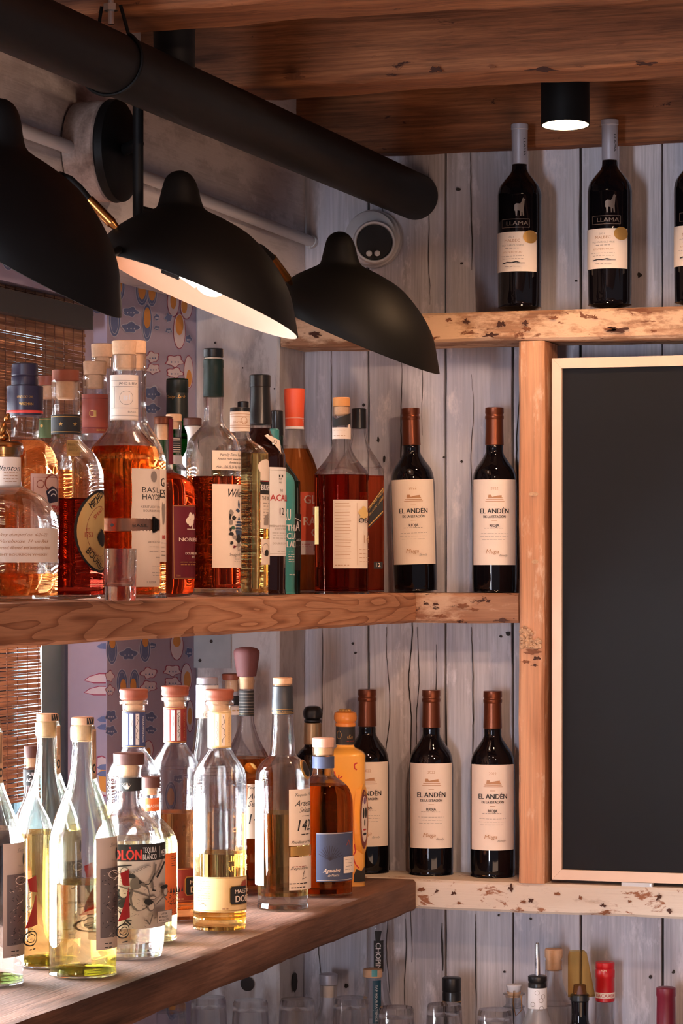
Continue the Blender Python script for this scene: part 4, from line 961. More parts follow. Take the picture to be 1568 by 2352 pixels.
b = Bottle('whiskey_bottle', 'back-row bottle with reddish wood cap and green neck band', 112, 3.90, SM, [(887, 22), (890, 25), (955, 24), (1010, 25), (1030, 40), (1060, 52), (1200, 52), (1350, 52), (1365, 0)])
b.glass(G_clear, 1080, 'amber', base=10); cork(b, 863, 886, 26, 917, 26, M_capwood, 17)
L = Wrap(112, 25, b.d, SM); L.patch(0, 0, 960, 1006, M_greenlab, a0=-1.6, a1=1.6); L.line([(90, 963), (136, 963)], 1.4, M_gold); L.oval(96, 978, 4, 4, M_gold, 8); L.build('neck_band', b.root)

b = Bottle('whiskey_bottle', 'bottle with pale cork and brick-red neck label behind the oval-labelled bottle', 218, 3.95, SM, [(862, 26), (866, 28), (900, 28), (1000, 31), (1015, 36), (1040, 55), (1070, 64), (1200, 64), (1350, 64), (1366, 0)])
b.glass(G_clear, 1050, 'orange', base=10); cork(b, 830, 861, 27.5, 893, 26, M_cork, 20)
L = Wrap(218, 29.5, b.d, SM); L.patch(0, 0, 905, 995, M_redband, a0=-1.5, a1=1.5); L.text('1', 218, 950, 14, M_gold, 6, center=True); L.line([(189, 915), (247, 915)], 1, M_maroon); L.line([(189, 982), (247, 982)], 1, M_maroon); L.ring(212, 950, 7, 7, 1.2, M_gold); L.text('BASIL', 232, 988, 4, M_gold, 22, center=True); L.build('neck_label', b.root)

b = Bottle('whiskey_bottle', 'tall whiskey bottle with a cream neck label and a copper buckle belt', 285, 3.58, SM, [(815, 26), (819, 28), (850, 27.5), (905, 29), (960, 32), (985, 38), (1005, 54), (1022, 70), (1040, 79), (1070, 81), (1200, 81), (1350, 80), (1368, 76), (1376, 0)])
b.glass(G_clear, 1026, 'amber', base=10)
cork(b, 783, 815, 28.5, 849, 26, M_cork, 22.5)
L = Wrap(284, 31.5, b.d, SM); L.patch(0, 0, 861, 965, M_paper, a0=-1.5, a1=1.5); L.text('JAMES B. BEAM', 272, 881, 5.5, M_ink, 48); L.line([(255, 874), (314, 874)], 0.9, M_grey); L.line([(255, 888), (314, 888)], 0.9, M_grey); L.line([(255, 937), (314, 937)], 0.9, M_grey); L.line([(255, 955), (314, 955)], 0.9, M_grey); L.line([(264, 889), (264, 937)], 0.9, M_grey)
L.ring(289, 914, 15, 16, 0.9, M_grey); L.text('#1', 289, 913, 12, M_white_p, 14, center=True, bold=1); L.text('BASIL', 292, 946, 4, M_grey, 22); L.build('neck_label', b.root)
L = b.wrap(81); L.patch(302, 350, 1076, 1348, M_paper, wav=0.02, a1=2.0)
L.text('BASIL', 347 - 22, 1125, 12, M_ink, 62); L.text("HAYDEN'S", 337 - 11, 1141, 12, M_ink, 96); L.text('KENTUCKY STRAIGHT', 322, 1164, 5, M_grey, 100); L.text('BOURBON WHISKEY', 328, 1173, 5, M_grey, 84); L.oval(352, 1094, 12, 13, M_grey, 14); L.text('ARTFULLY AGED', 338, 1245, 4, M_grey, 60); L.dashes(340, 363, 1256, 1266, 2, M_grey, 1); L.line([(355, 1280), (364, 1280)], 1, M_grey); L.dashes(346, 364, 1300, 1322, 4, M_grey, 0.9); L.text('1 LITER', 335, 1337, 4.5, M_grey, 30); L.build('front_label', b.root)
mb = MB(); zc = b.zz(1206); hh = 14.5 * b.px; R0 = 81.8 * b.px; mb.shell([(R0, zc - hh), (R0 + 0.0004, zc), (R0, zc + hh)], M_copper_b if False else plain('polished_copper', srgb(200, 140, 110), 0.25, 0.9), th=0.0006, n=56); bt = mb.build('metal_belt', b.root)
mb = MB(); a = math.asin(70 / 81.0)
for k in range(3):
    q = Matrix.Rotation(a, 3, 'Z'); mb.box((-0.007 + 0.0045 * k, -R0 - 0.0022, zc - hh * (1.25 - 0.2 * k)), (-0.0035 + 0.0045 * k, -R0 - 0.0002, zc + hh * (1.25 - 0.2 * k)), M_black, rot=q)
mb.build('buckle', bt)
L = Wrap(285, 82.6, b.d, SM); L.text('BASIL', 304, 1207, 7, M_ink, 40); L.oval(258, 1206, 4, 4, M_ink, 10); mb = L.mb; L.build('belt_lettering', b.root)

b = Bottle('whiskey_bottle', 'clear textured tall bottle with broad cork, behind the copper-belted bottle', 304, 3.69, SM, [(812, 30), (820, 32), (900, 31), (960, 33), (985, 44), (1010, 60), (1040, 72), (1080, 77), (1350, 77), (1364, 74), (1374, 0)])
b.glass(G_clear, 1060, 'orange', base=12); cork(b, 783, 813, 31.5, 850, 31, M_cork, 25)
L = b.wrap(77); L.patch(330, 379, 1076, 1290, M_paper, a1=1.5); L.text('G', 368, 1107, 20, M_ink, 16, bold=1); L.text('ES', 366, 1133, 18, M_ink, 26, bold=1); L.oval(374, 1180, 10, 26, M_grey, 12, wob=0.3); L.text('RB', 371, 1233, 9, M_red, 16, bold=0.5); L.dashes(368, 378, 1247, 1275, 4, M_ink, 1); L.build('front_label', b.root)

b = Bottle('whiskey_bottle', 'far-back bottle with a wide round cork left of the tall copper-belted bottle', 236, 4.12, SM, [(820, 24), (826, 26), (900, 26), (960, 30), (990, 50), (1030, 62), (1350, 62), (1364, 0)])
b.glass(G_clear, 1100, 'amber', base=10); cork(b, 790, 821, 27, 846, 26, M_cork, 20)

b = Bottle('whiskey_bottle', 'red whiskey bottle with maroon label bearing a pale tree', 375, 3.80, SM, [(975, 20), (980, 21.5), (1050, 21), (1078, 22), (1086, 30), (1095, 50), (1108, 65), (1130, 72), (1200, 72.5), (1330, 72), (1355, 69), (1368, 60), (1373, 0)])
b.glass(G_clear, 1086, 'red', base=8); cork(b, 957, 975, 21, 1010, 21, M_copper, 15)
mb = MB(); Lw = Wrap(375, 22, b.d, SM); Lw.patch(387, 396.9, 962, 1066, M_maroon); Lw.build('tear_strip', b.root)
L = b.wrap(72.5); L.patch(395, 447, 1160, 1330, M_maroon, a1=1.9); L.line([(397, 1162), (446, 1162)], 1, M_gold); L.line([(397, 1162), (399, 1328)], 1, M_gold); L.line([(399, 1328), (446, 1328)], 1, M_gold)
for (x, y, r) in ((436, 1185, 8), (431, 1195, 8), (439, 1198, 8), (441, 1188, 8), (434, 1204, 6)): L.oval(x, y, r, r, M_paper, 12, wob=0.15)
L.line([(439, 1205), (439, 1214)], 3, M_paper); L.line([(427, 1215), (445, 1215)], 1.5, M_paper); L.text('NOBLE OAK', 409, 1239, 8, M_paper, 100, bold=0.4); L.text('DOUBLE OAK', 423, 1271, 5, M_paper, 56, bold=0.3); L.text('RYE', 438, 1279, 5, M_paper, 12); L.dashes(411, 446, 1291, 1297, 2, M_gold, 1.8); L.text('750ml', 403, 1322, 4, M_gold, 10); L.build('front_label', b.root)

b = Bottle('whiskey_bottle', 'green glass bottle with dark green cap and gold script in the back row', 407, 4.40, SM, [(873, 23), (878, 25), (965, 24), (985, 28), (1010, 44), (1035, 50), (1350, 50), (1363, 0)])
b.solid(solid_glass('green_glass', (0.12, 0.5, 0.15), 0.1)); b.part('cap', [(872, 24), (874, 25.5), (902, 25.5), (903, 24.8), (965, 25.5), (966, 24)], plain('deep_green_cap', srgb(20, 32, 28), 0.35))
L = Wrap(407, 25.6, b.d, SM); L.text('Cutty Sark', 383, 911, 7, M_gold, 52, shear=0.5); L.build('cap_lettering', b.root)

b = Bottle('whiskey_bottle', 'small clear bottle with peach cork and black lined label left of the green-capsuled bottle', 399, 4.16, SM, [(968, 16), (972, 18), (1000, 17), (1060, 18), (1080, 34), (1100, 40), (1350, 40), (1364, 0)])
b.glass(G_clear, 1130, 'amber', base=8); cork(b, 951, 968, 18, 985, 18, M_cork, 13)
L = Wrap(399, 18.6, b.d, SM); L.patch(394, 416, 1004, 1040, M_ink); [L.line([(395, y), (413, y)], 1.4, M_paper) for y in range(1008, 1040, 5)]; L.patch(394, 416, 1046, 1066, M_white_p); L.build('neck_label', b.root)

b = Bottle('whiskey_bottle', 'white ceramic-necked bottle with black cap half hidden by the green-capsuled bottle', 442, 4.22, SM, [(978, 16), (982, 18), (1000, 12), (1030, 13), (1050, 22), (1080, 26), (1350, 26), (1363, 0)])
b.solid(plain('white_ceramic', srgb(214, 206, 204), 0.3)); b.part('cap', [(960, 19), (962, 21), (977, 21), (978, 18)], M_capdark)

b = Bottle('whiskey_bottle', 'tall clear whiskey bottle with dark green capsule and cream crest label', 490, 3.85, SM, [(826, 21), (912, 23), (958, 22), (975, 26), (990, 38), (1005, 52), (1022, 60), (1045, 62.5), (1090, 62.5), (1200, 62.5), (1340, 62), (1362, 60), (1366, 0)])
b.glass(G_clear, 1095, 'red', base=20)
b.part('cap', [(801, 22), (803, 23.5), (820, 23.5), (822, 21)], M_blackcap); b.part('capsule', [(825, 21), (827, 23.5), (844, 24), (846, 23), (911, 23.8), (912, 22)], M_dkgreen)
b.part('seal_ring', [(821, 19.5), (826, 19.5)], M_paper)
L = b.wrap(62.8); L.patch(487, 548, 1035, 1080, M_paper, a1=1.5); L.text('Family Estate Bottled', 505, 1044, 6.5, M_ink, 80, shear=0.25); L.text('Aged in Hand Selected White Oak', 499, 1054, 4.5, M_ink, 92, shear=0.25); L.text('Bottled at Cask', 526, 1062, 4.5, M_ink, 44, shear=0.25); L.text('Alc. 56.5 % by Vol.', 495, 1072, 5.5, M_ink, 76, shear=0.3); L.line([(507, 1075), (534, 1075)], 0.9, M_ink); L.build('upper_label', b.root)
L = b.wrap(62.8); L.patch(487, 548, 1112, 1304, M_paper, a1=1.6); L.text('Willett', 523, 1132, 18, M_ink, 66, shear=0.35, bold=0.6); 
M_crest = plain('crest_blue', srgb(60, 78, 104), 0.6); M_crestg = plain('crest_green', srgb(70, 104, 84), 0.6)
for (x, y, rx, ry, m_) in ((547, 1158, 5, 9, M_crest), (545, 1172, 9, 4, M_crest), (530, 1177, 6, 8, M_grey), (536, 1190, 8, 5, M_ink), (529, 1199, 6, 6, M_grey), (533, 1212, 7, 4, M_crestg), (530, 1226, 8, 4, M_ink), (537, 1234, 8, 5, M_grey), (546, 1210, 16, 20, M_crest), (546, 1238, 12, 10, M_ink), (530, 1247, 5, 4, M_ink), (536, 1256, 5, 3, M_maroon), (545, 1252, 9, 4, M_grey), (526, 1187, 3, 6, M_ink), (527, 1216, 3, 5, M_ink)): L.oval(x, y, rx, ry, m_, 12, wob=0.25)
for y in (1196, 1203, 1210, 1217): L.line([(536, y), (551, y)], 1.3, M_paper)
L.text('Willett', 540, 1262, 7, M_ink, 30); L.text('Straight Rye Whiskey', 523, 1274, 7, M_ink, 78, shear=0.3); L.dashes(533, 551, 1284, 1290, 2, M_grey, 1); L.build('front_label', b.root)

b = Bottle('whiskey_bottle', 'yellow-gold whiskey bottle with embossed side and cream cap, narrow white labels', 551, 3.97, SM, [(992, 20), (1000, 22), (1012, 30), (1026, 52), (1040, 62), (1055, 65.5), (1200, 65.5), (1350, 65), (1364, 62), (1367, 0)])
b.glass(G_clear, 1043, 'gold', base=8)
b.part('cap', [(945, 21), (947, 23), (991, 23), (992, 21)], M_paper); b.part('cap_top', [(936, 20), (937, 23), (945, 23.2)], M_blackcap)
L = Wrap(551, 23.2, b.d, SM); [L.line([(529, y), (573, y)], 1, M_brown) for y in (951, 957, 977, 982)]; L.text('SINCE 1608', 552, 970, 4.5, M_brown, 34, center=True); L.ring(560, 966, 7, 8, 1.2, M_brown); L.build('cap_lettering', b.root)
L = b.wrap(65.8); L.patch(597, 616, 1070, 1214, M_paper, a1=1.5); L.oval(610, 1072, 30, 18, M_paper); L.patch(596.5, 616.3, 1103, 1135, M_ink, a1=1.5); L.line([(597, 1105), (616, 1105)], 1, M_red); L.text('BUSHMILLS', 598.5, 1119, 13, M_white_p, 80, bold=0.8); L.text('THE ORIGINAL', 600, 1144, 8, M_ink, 60); L.dashes(602, 615, 1155, 1190, 6, M_grey, 1); L.poly([(604, 1205), (606, 1185), (614, 1178), (614, 1205)], M_grey)
L.patch(598, 616.4, 1238, 1297, M_paper, a1=1.5); L.ring(608, 1262, 14, 14, 1.5, M_grey); L.oval(610, 1270, 10, 8, M_ink); L.build('side_label', b.root)
mb = MB(); Lw = Wrap(551, 65.6, b.d, SM)
for k in range(5): Lw.text('0123'[k % 4] * 0 + 'OLDE IRISH'[: 7], 562, 1175 + k * 15, 7, G_base, 34)
Lw.build('embossing', b.root)

b = Bottle('whiskey_bottle', 'dark sherry-brown whiskey bottle with long black cap and white label reading 12', 597, 4.07, SM, [(984, 22), (990, 24), (1002, 30), (1020, 46), (1040, 55), (1062, 58.5), (1200, 58.5), (1350, 58), (1362, 56), (1366, 0)])
b.solid(LQ['vdark'], 'spirit'); mb = MB(); mb.shell([(24.5 * b.px, b.zz(986)), (25 * b.px, b.zz(976))], G_clear, th=0.002); mb.build('glass_neck', b.root)
b.part('cap', [(861, 22), (863, 24.5), (888, 24.5), (890, 23), (896, 23), (906, 23.5), (930, 24), (974, 27), (976, 25)], M_blackcap)
L = Wrap(597, 58.8, b.d, SM); L.poly([(607, 1001), (612, 998), (642, 1012), (645, 1041), (630, 1022)], M_paper); L.text('12', 628, 1014, 8, M_ink, 9, rot=-0.3)
L.patch(618, 652, 1073, 1277, M_white_p, a1=1.6); L.line([(619, 1080), (655, 1080)], 0.8, M_grey); L.line([(619, 1272), (655, 1272)], 0.8, M_grey)
L.patch(639, 642, 1090, 1096, M_ink); L.patch(645, 648, 1090, 1096, M_ink); L.text('M M', 639, 1100, 5, M_ink, 9); L.text('MAKR', 639, 1108, 4, M_ink, 9); L.text('THE', 641, 1126, 5, M_ink, 10); L.text('ACALLAN', 618.5, 1143, 14, M_red, 98, bold=0.3); L.text('12', 640, 1174, 15, M_ink, 16); L.dashes(640, 650, 1187, 1187, 1, M_grey, 1); L.text('HIGHLAND SINGLE MALT', 619, 1208, 4.5, M_grey, 70); L.text('SCOTCH WHISKY', 629, 1215, 4.5, M_grey, 44); L.dashes(622, 655, 1224, 1236, 3, M_grey, 0.9); L.text('DOUBLE CASK', 624, 1248, 4, M_grey, 44); L.dashes(634, 655, 1267, 1267, 1, M_grey, 0.8); L.build('front_label', b.root)

b = Bottle('whiskey_bottle', 'teal painted whiskey bottle with white block lettering behind the dark 12-year bottle', 625, 4.20, SM, [(1020, 14), (1060, 16), (1078, 26), (1088, 40), (1100, 49), (1120, 52), (1200, 52), (1350, 51), (1360, 49), (1365, 0)])
b.solid(M_teal); b.part('cap', [(985, 14), (987, 16), (1020, 16), (1022, 14)], M_teal)
L = b.wrap(52.4); L.text('BRU', 640, 1182, 26, M_white_p, 32, bold=1.5); L.text('THE', 657, 1212, 14, M_white_p, 40, bold=1); L.text('CLASSIC', 657, 1231, 14, M_white_p, 80, bold=1); L.text('LADDIE', 657, 1250, 14, M_white_p, 70, bold=1); L.dashes(660, 674, 1268, 1290, 5, M_white_p, 1.4); L.dashes(662, 675, 1320, 1320, 1, M_white_p, 2); L.build('lettering', b.root)

b = Bottle('whiskey_bottle', 'very dark green whiskey bottle with black label between the teal and orange-capped bottles', 635, 4.33, SM, [(1000, 16), (1030, 16), (1060, 22), (1085, 40), (1105, 52), (1130, 55), (1350, 54.5), (1360, 52), (1364, 0)])
b.solid(plain('bottle_green_black', (0.008, 0.02, 0.016, 1), 0.04)); b.part('cap', [(943, 13), (945, 15), (1002, 16), (1004, 15)], M_blackcap)
L = b.wrap(55.3); L.patch(640, 689, 1180, 1310, M_ink, a1=1.55); L.text('A', 677, 1208, 22, M_white_p, 18, bold=1); L.line([(676, 1190), (690, 1198)], 2, M_white_p); L.text('ARDBEG', 679, 1240, 5, M_white_p, 40); L.dashes(678, 688, 1252, 1256, 2, M_grey, 1); L.build('front_label', b.root)

b = Bottle('whiskey_bottle', 'golden whiskey bottle with bright orange capsule and orange label', 676, 4.42, SM, [(980, 20), (985, 22), (1005, 24), (1022, 29), (1050, 42), (1080, 53), (1110, 59.5), (1140, 61), (1200, 61), (1350, 60.5), (1360, 57), (1363, 0)])
b.glass(G_clear, 1031, 'amber', base=8)
b.part('capsule', [(893, 22), (895, 24), (915, 24), (932, 22.5), (950, 22), (980, 21.5), (981, 20)], M_orange_cap); b.part('capsule_edge', [(980, 21.6), (986, 22.3), (987, 20)], M_white_p)
L = Wrap(676, 22.2, b.d, SM); L.line([(655, 960), (698, 960)], 0.8, M_white_p); L.text('T', 694, 968, 7, M_white_p, 4); L.build('capsule_lettering', b.root)
L = b.wrap(61.3); L.patch(689, 735, 1130, 1242, M_olabel, a1=1.6); L.patch(689, 735, 1242, 1274, M_white_p, a1=1.6)
for st, x, y in (('GLEN', 697, 1147), ('MO', 717, 1173), ('RANGI', 696, 1197), ('GIE', 713, 1223)): L.text(st, x, y, 19, M_paper, {'GLEN': 66, 'MO': 44, 'RANGI': 76, 'GIE': 50}[st], bold=1)
L.text('12', 719, 1258, 12, M_ink, 16); L.dashes(692, 714, 1250, 1256, 2, M_red, 1); L.build('front_label', b.root)

b = Bottle('whiskey_bottle', 'broad whiskey bottle with cork top, black neck wrap and handwritten cream label', 784, 4.30, SM, [(935, 18), (940, 20), (1000, 20), (1030, 23), (1052, 34), (1072, 50), (1085, 60), (1100, 62), (1200, 62), (1350, 61), (1360, 58), (1365, 0)])
b.glass(G_clear, 1091, 'red', base=6); cork(b, 913, 934, 20, 955, 20, plain('orange_wood_stopper', srgb(216, 150, 86), 0.6), 17)
L = Wrap(782, 20.6, b.d, SM); L.poly([(762, 955), (770, 962), (803, 946), (803, 975), (762, 980)], M_ink); L.patch(0, 0, 982, 1008, M_paper, a0=-1.6, a1=1.6); L.oval(799, 990, 6, 16, M_paper); L.dashes(765, 790, 988, 1000, 2, M_brown, 1); L.build('neck_label', b.root)
L = b.wrap(62.3); L.patch(765, 843, 1148, 1305, M_paper)
for i in range(19): L.line([(768 + random.uniform(0, 3), 1156 + i * 7), (806 - random.uniform(0, 5), 1156 + i * 7 + random.uniform(-1, 1))], 0.8, M_brown)
L.line([(817, 1155), (818, 1298)], 0.7, M_brown); L.oval(832, 1178, 16, 14, M_yellow, 14, wob=0.2); L.text('OBAN', 820, 1195, 11, M_ink, 60, bold=0.3); L.text('14', 832, 1238, 18, M_brown, 20); L.dashes(820, 842, 1262, 1290, 4, M_brown, 1); L.dashes(770, 800, 1298, 1298, 1, M_brown, 1.4); L.build('front_label', b.root)
L = b.wrap(62.3); L.patch(0, 0, 1163, 1250, M_yellow, a0=-1.35, a1=-0.98); L.build('side_label', b.root)

b = Bottle('whiskey_bottle', 'square whiskey bottle with black cap and slanting black label, beside the leaning wine bottle', 824, 4.46, SM, [(985, 17), (1000, 18), (1030, 26), (1055, 42), (1075, 53), (1090, 57), (1200, 57.5), (1350, 57), (1358, 55), (1363, 0)])
b.glass(G_clear, 1094, 'red', base=6, sq=5); b.part('cap', [(938, 15), (940, 17), (984, 17.5), (985, 16)], M_blackcap)
rr_ = b.rad(b.zz(1200)) + 0.0006
mb = MB()
def flatp(pts, mat, y): mb.add([((x - 824) * b.px, -rr_ - y, EYE + (HY - yy) * (b.d - rr_) / F - SM) for x, yy in pts], [tuple(range(len(pts)))], mat)
flatp([(845, 1165), (879, 1118), (879, 1180), (845, 1215)], M_ink, 0.0); flatp([(845, 1167), (879, 1120), (879, 1123), (845, 1170)], M_gold, 0.0003); flatp([(845, 1208), (879, 1173), (879, 1176), (845, 1211)], M_gold, 0.0003); 
for k in range(2):
    vs, fs, wd = text_mesh('JOHNNIE WALKER' if k == 0 else 'BLACK LABEL'); h = 6 * b.px / CAP; sxx = 46 * b.px / wd; out = []
    for vx, vy in vs:
        lx = (848 - 824) * b.px + vx * sxx * 0.75; out.append((lx, -rr_ - 0.0004, EYE + (HY - 1172 - 14 * k) * b.d / F - SM + vy * h + (vx * sxx) * 0.95))
    mb.add(out, fs, M_gold)
mb.build('front_label', b.root); mb = MB(); flatp([(858, 1290), (878, 1290), (878, 1306), (858, 1306)], M_ink, 0)
vs, fs, wd = text_mesh('12'); mb.add([((863 - 824) * b.px + vx * 10 * b.px / wd, -rr_ - 0.0004, EYE + (HY - 1302) * b.d / F - SM + vy * 9 * b.px / CAP) for vx, vy in vs], fs, M_paper)
mb.build('age_label', b.root)

b = Bottle('whiskey_bottle', 'back-row bottle whose small black cap shows above the cream-capped bottle', 558, 4.45, SM, [(945, 12), (990, 13), (1030, 22), (1060, 40), (1350, 42), (1362, 0)])
b.glass(G_clear, 1100, 'amber', base=8); b.part('cap', [(922, 11), (924, 13), (945, 13), (946, 11)], M_blackcap)

# shot glass standing in front
dg = 3.40; p = atd(276, dg); sg = empty('shot_glass', (p.x, p.y, SM)); tag(sg, 'small thick-bottomed empty glass in front of the copper-belted bottle', 'glass')
q = dg / F; zt_ = EYE + (HY - 1260) * dg / F - SM
mb = MB(); prof = [(35 * q, 0.0), (36 * q, 0.002), (37.5 * q, zt_), (35.5 * q, zt_), (33 * q, 0.022), (30 * q, 0.017), (0.0005, 0.0165)]
mb.lathe(prof, G_base, n=40); o = mb.build('tumbler', sg)

# ================================================================== BOTTLES, lower shelf along the window
SL = Z_LOW
GT = 'tall swelling tequila bottles with illustrated side labels'
def swell(label, cx, d, lvl, liq, off, lside=1):
    o_ = [(1665, 26), (1672, 29), (1697, 29), (1703, 25), (1730, 25), (1770, 29), (1800, 35), (1830, 46), (1860, 58), (1890, 69), (1920, 76), (1950, 78), (2050, 78), (2180, 77.5), (2225, 76), (2238, 72), (2242, 0)]
    # outline measured on the second bottle (distance 3.43); same bottle, so same heights in metres
    b = Bottle('tequila_bottle', label, cx, 3.43, SL, o_, GT)
    b.d = 3.43; p = atd(cx, d); b.root.location = (p.x, p.y, SL); b.root.rotation_euler.z = math.atan2(CX - p.x, -(CY - p.y))
    b.glass(G_green, lvl, liq, base=9, th=0.003, flute=None)
    mb = MB(); zb = 9 * b.px; rb = 60 * b.px
    b.part('stopper', [(1647, 23), (1648.5, 26), (1664, 26), (1665, 20), (1700, 19), (1703, 16)], M_cork)
    L = Wrap(190, 26.4, 3.43, SL); L.cx = 190; L.patch(199, 214.5, 1648, 1664, M_ink); [L.line([(x, 1649), (x + 3, 1663)], 1.2, M_cork) for x in (202, 207, 211)]; L.build('stopper_print', b.root)
    L = Wrap(190, 29.8, 3.43, SL); L.patch(0, 0, 1676, 1790, M_cork, a0=0.78, a1=1.55); [L.line([(x, 1680), (x + 1, 1745)], 1.6, M_ink) for x in (213, 216, 218.5)]; L.oval(215, 1766, 7, 11, M_ink, 14); L.oval(215, 1766, 3.5, 6, M_cork, 12); L.build('neck_strip', b.root)
    L = Wrap(190, 78.4, 3.43, SL); L.patch(220, 260, 1925, 2182, plain('natural_paper', srgb(206, 184, 164), 0.75), a1=1.75)
    L.text('Siembra', 252, 1943, 9, M_grey, 50, shear=0.4); L.oval(266, 1964, 9, 14, M_ink, 12); L.text('TEQUILA', 254, 1979, 4, M_grey, 30)
    M_pr = plain('engraving_grey', srgb(112, 100, 96), 0.8); L.patch(229, 260, 1996, 2155, M_pr, a1=1.7)
    for k in range(120):
        x = random.uniform(231, 266); y = random.uniform(1999, 2152); r = random.uniform(1.5, 5); L.line([(x, y), (min(x + random.uniform(-5, 5), 267), y + random.uniform(-5, 5))], random.uniform(0.7, 1.6), random.choice((M_ink, M_ink, plain('natural_paper', (0, 0, 0, 1)))))
    L.ring(240, 2006, 10, 9, 1.5, plain('natural_paper', (0, 0, 0, 1)))
    L.poly([(250, 2006), (264, 2000), (266, 2040), (254, 2034)], M_red); L.poly([(264, 2040), (266, 2112), (246, 2116), (256, 2080)], M_red)
    L.ring(256, 2140, 20, 16, 3, M_ink); L.ring(256, 2140, 12, 9, 2, M_ink); L.dashes(224, 236, 2163, 2172, 2, M_ink, 2); L.dashes(252, 262, 2165, 2165, 1, M_ink, 2.4)
    L.build('side_label', b.root)
    # pushed-up dome of the bottle's foot
    mb = MB(); k = 9 * b.px; prof = [(58 * b.px * math.cos(a), k + 0.0012 + 20 * b.px * math.sin(a)) for a in [math.pi / 2 * i / 8 for i in range(8)]] + [(0.0006, k + 0.0012 + 20 * b.px)]
    mb.lathe(prof, solid_glass('green_thick_glass', (0.80, 0.86, 0.62), 0.05, 1.3, 0.2), n=36); mb.build('punt', b.root)
    return b
swell('swelling clear tequila bottle nearest the front edge, half full of pale gold', 190, 3.43, 2025, 'pale', 0)
swell('swelling clear tequila bottle with deeper gold spirit, second from left photo edge', 109, 3.515, 1925, 'gold', 0)
swell('swelling clear tequila bottle cut off by the left photo edge', -25, 3.36, 1890, 'clear', 0)

b = Bottle('tequila_bottle', 'small-necked bottle with wood cap seen behind the second swelling bottle', 72, 3.78, SL, [(1741, 15), (1745, 17), (1770, 17), (1830, 18), (1860, 30), (1890, 44), (1930, 48), (2120, 48), (2150, 0)])
b.glass(G_clear, 1960, 'pale', base=8); cork(b, 1713, 1740, 17, 1762, 17, M_capdark, 12)
L = Wrap(72, 18.4, b.d, SL); L.patch(0, 0, 1768, 1804, M_ink, a0=-1.4, a1=1.4); L.text('PURO', 62, 1778, 8, M_white_p, 24, bold=0.5); L.text('AGAVE', 61, 1792, 8, M_white_p, 28, bold=0.5); L.build('neck_label', b.root)

b = Bottle('tequila_bottle', 'round-shouldered silver tequila bottle with black and red headline over a skeleton drawing', 296, 3.60, SL, [(1757, 28), (1762, 30), (1780, 28), (1820, 28), (1850, 30), (1868, 42), (1885, 60), (1905, 74), (1930, 81), (1960, 82.5), (2060, 82.5), (2150, 81), (2180, 77), (2196, 68), (2202, 0)])
b.glass(G_clear, 1925, 'clear', base=8); cork(b, 1729, 1756, 36, 1785, 35, M_capdark, 20)
L = Wrap(296, 28.5, b.d, SL); L.patch(0, 0, 1786, 1817, M_ink, a0=-1.5, a1=1.5)
for k in range(-3, 4): L.poly([(290 + k * 0.8, 1812), (290 + k * 4, 1796 + abs(k)), (293 + k * 0.6, 1812)], M_paper)
L.build('neck_band', b.root)
L = b.wrap(82.8); M_lab = plain('drawing_paper', srgb(214, 200, 188), 0.7); L.patch(0, 0, 1977, 2132, M_lab, a0=-0.62, a1=1.45); L.patch(0, 0, 1938, 1977, M_ink, a0=-0.62, a1=1.45)
L.text('ESPOLÒN', 234, 1962, 23, plain('bright_red_ink', srgb(226, 60, 50), 0.6), 98, bold=1.2); L.text('TEQUILA', 327, 1952, 12, M_white_p, 37, bold=0.5); L.text('BLANCO', 327, 1968, 12, M_white_p, 37, bold=0.5); L.line([(364.5, 1945), (365, 1972)], 1, M_white_p); L.text('MEXICO', 367, 1962, 14, M_white_p, 50, bold=0.5)
M_sk = plain('drawing_grey', srgb(120, 112, 106), 0.8)
L.oval(320, 2058, 24, 34, M_sk, 20, wob=0.06); L.oval(322, 2060, 20, 28, M_lab, 20, wob=0.08); L.oval(311, 2028, 12, 14, M_sk, 14, wob=0.15); L.poly([(318, 2020), (327, 2025), (318, 2030)], M_ink)
L.oval(298, 2010, 10, 7, M_ink, 12, wob=0.4); L.oval(280, 2062, 17, 28, M_ink, 16, wob=0.35); L.oval(284, 2048, 9, 12, M_lab, 10); L.line([(275, 2090), (290, 2112), (300, 2122)], 4, M_ink); L.line([(290, 2112), (280, 2124)], 2, M_ink); L.line([(290, 2112), (302, 2112)], 2, M_ink)
L.oval(287, 2000, 10, 11, M_sk, 14); L.oval(287, 2000, 8, 9, M_lab, 14); L.oval(290, 1999, 2.6, 3, M_ink, 8); L.oval(296, 2001, 1.8, 2.5, M_ink, 8); L.line([(270, 1988), (302, 1985)], 3, M_ink); L.line([(284, 2012), (296, 2010)], 2, M_ink)
L.line([(300, 2004), (318, 1996), (330, 1990), (342, 1988)], 4, M_sk); L.line([(300, 2004), (318, 1996), (330, 1990), (342, 1988)], 1.6, M_lab)
L.line([(274, 2032), (310, 2046), (338, 2058)], 3, M_sk); L.oval(346, 2062, 10, 5, M_sk, 12); L.oval(346, 2062, 7, 3, M_lab, 10)
L.line([(352, 1985), (350, 2006), (344, 2022), (347, 2044)], 5, M_sk); L.line([(350, 2006), (338, 2030), (330, 2030)], 2.4, M_ink); L.line([(370, 1982), (362, 2000), (354, 2016)], 6, M_ink); L.line([(344, 2044), (352, 2046)], 3, M_ink)
L.oval(372, 2052, 14, 12, M_sk, 12); L.oval(372, 2052, 9, 8, M_lab, 12); L.oval(370, 2040, 18, 5, M_ink, 10); L.oval(341, 2080, 10, 13, M_sk, 12); L.oval(342, 2081, 7, 9, M_lab, 12); L.oval(336, 2070, 9, 7, M_ink, 8, wob=0.3); L.line([(352, 2076), (366, 2062), (374, 2072)], 3, M_sk); L.line([(330, 2110), (338, 2122), (344, 2100)], 3, M_sk)
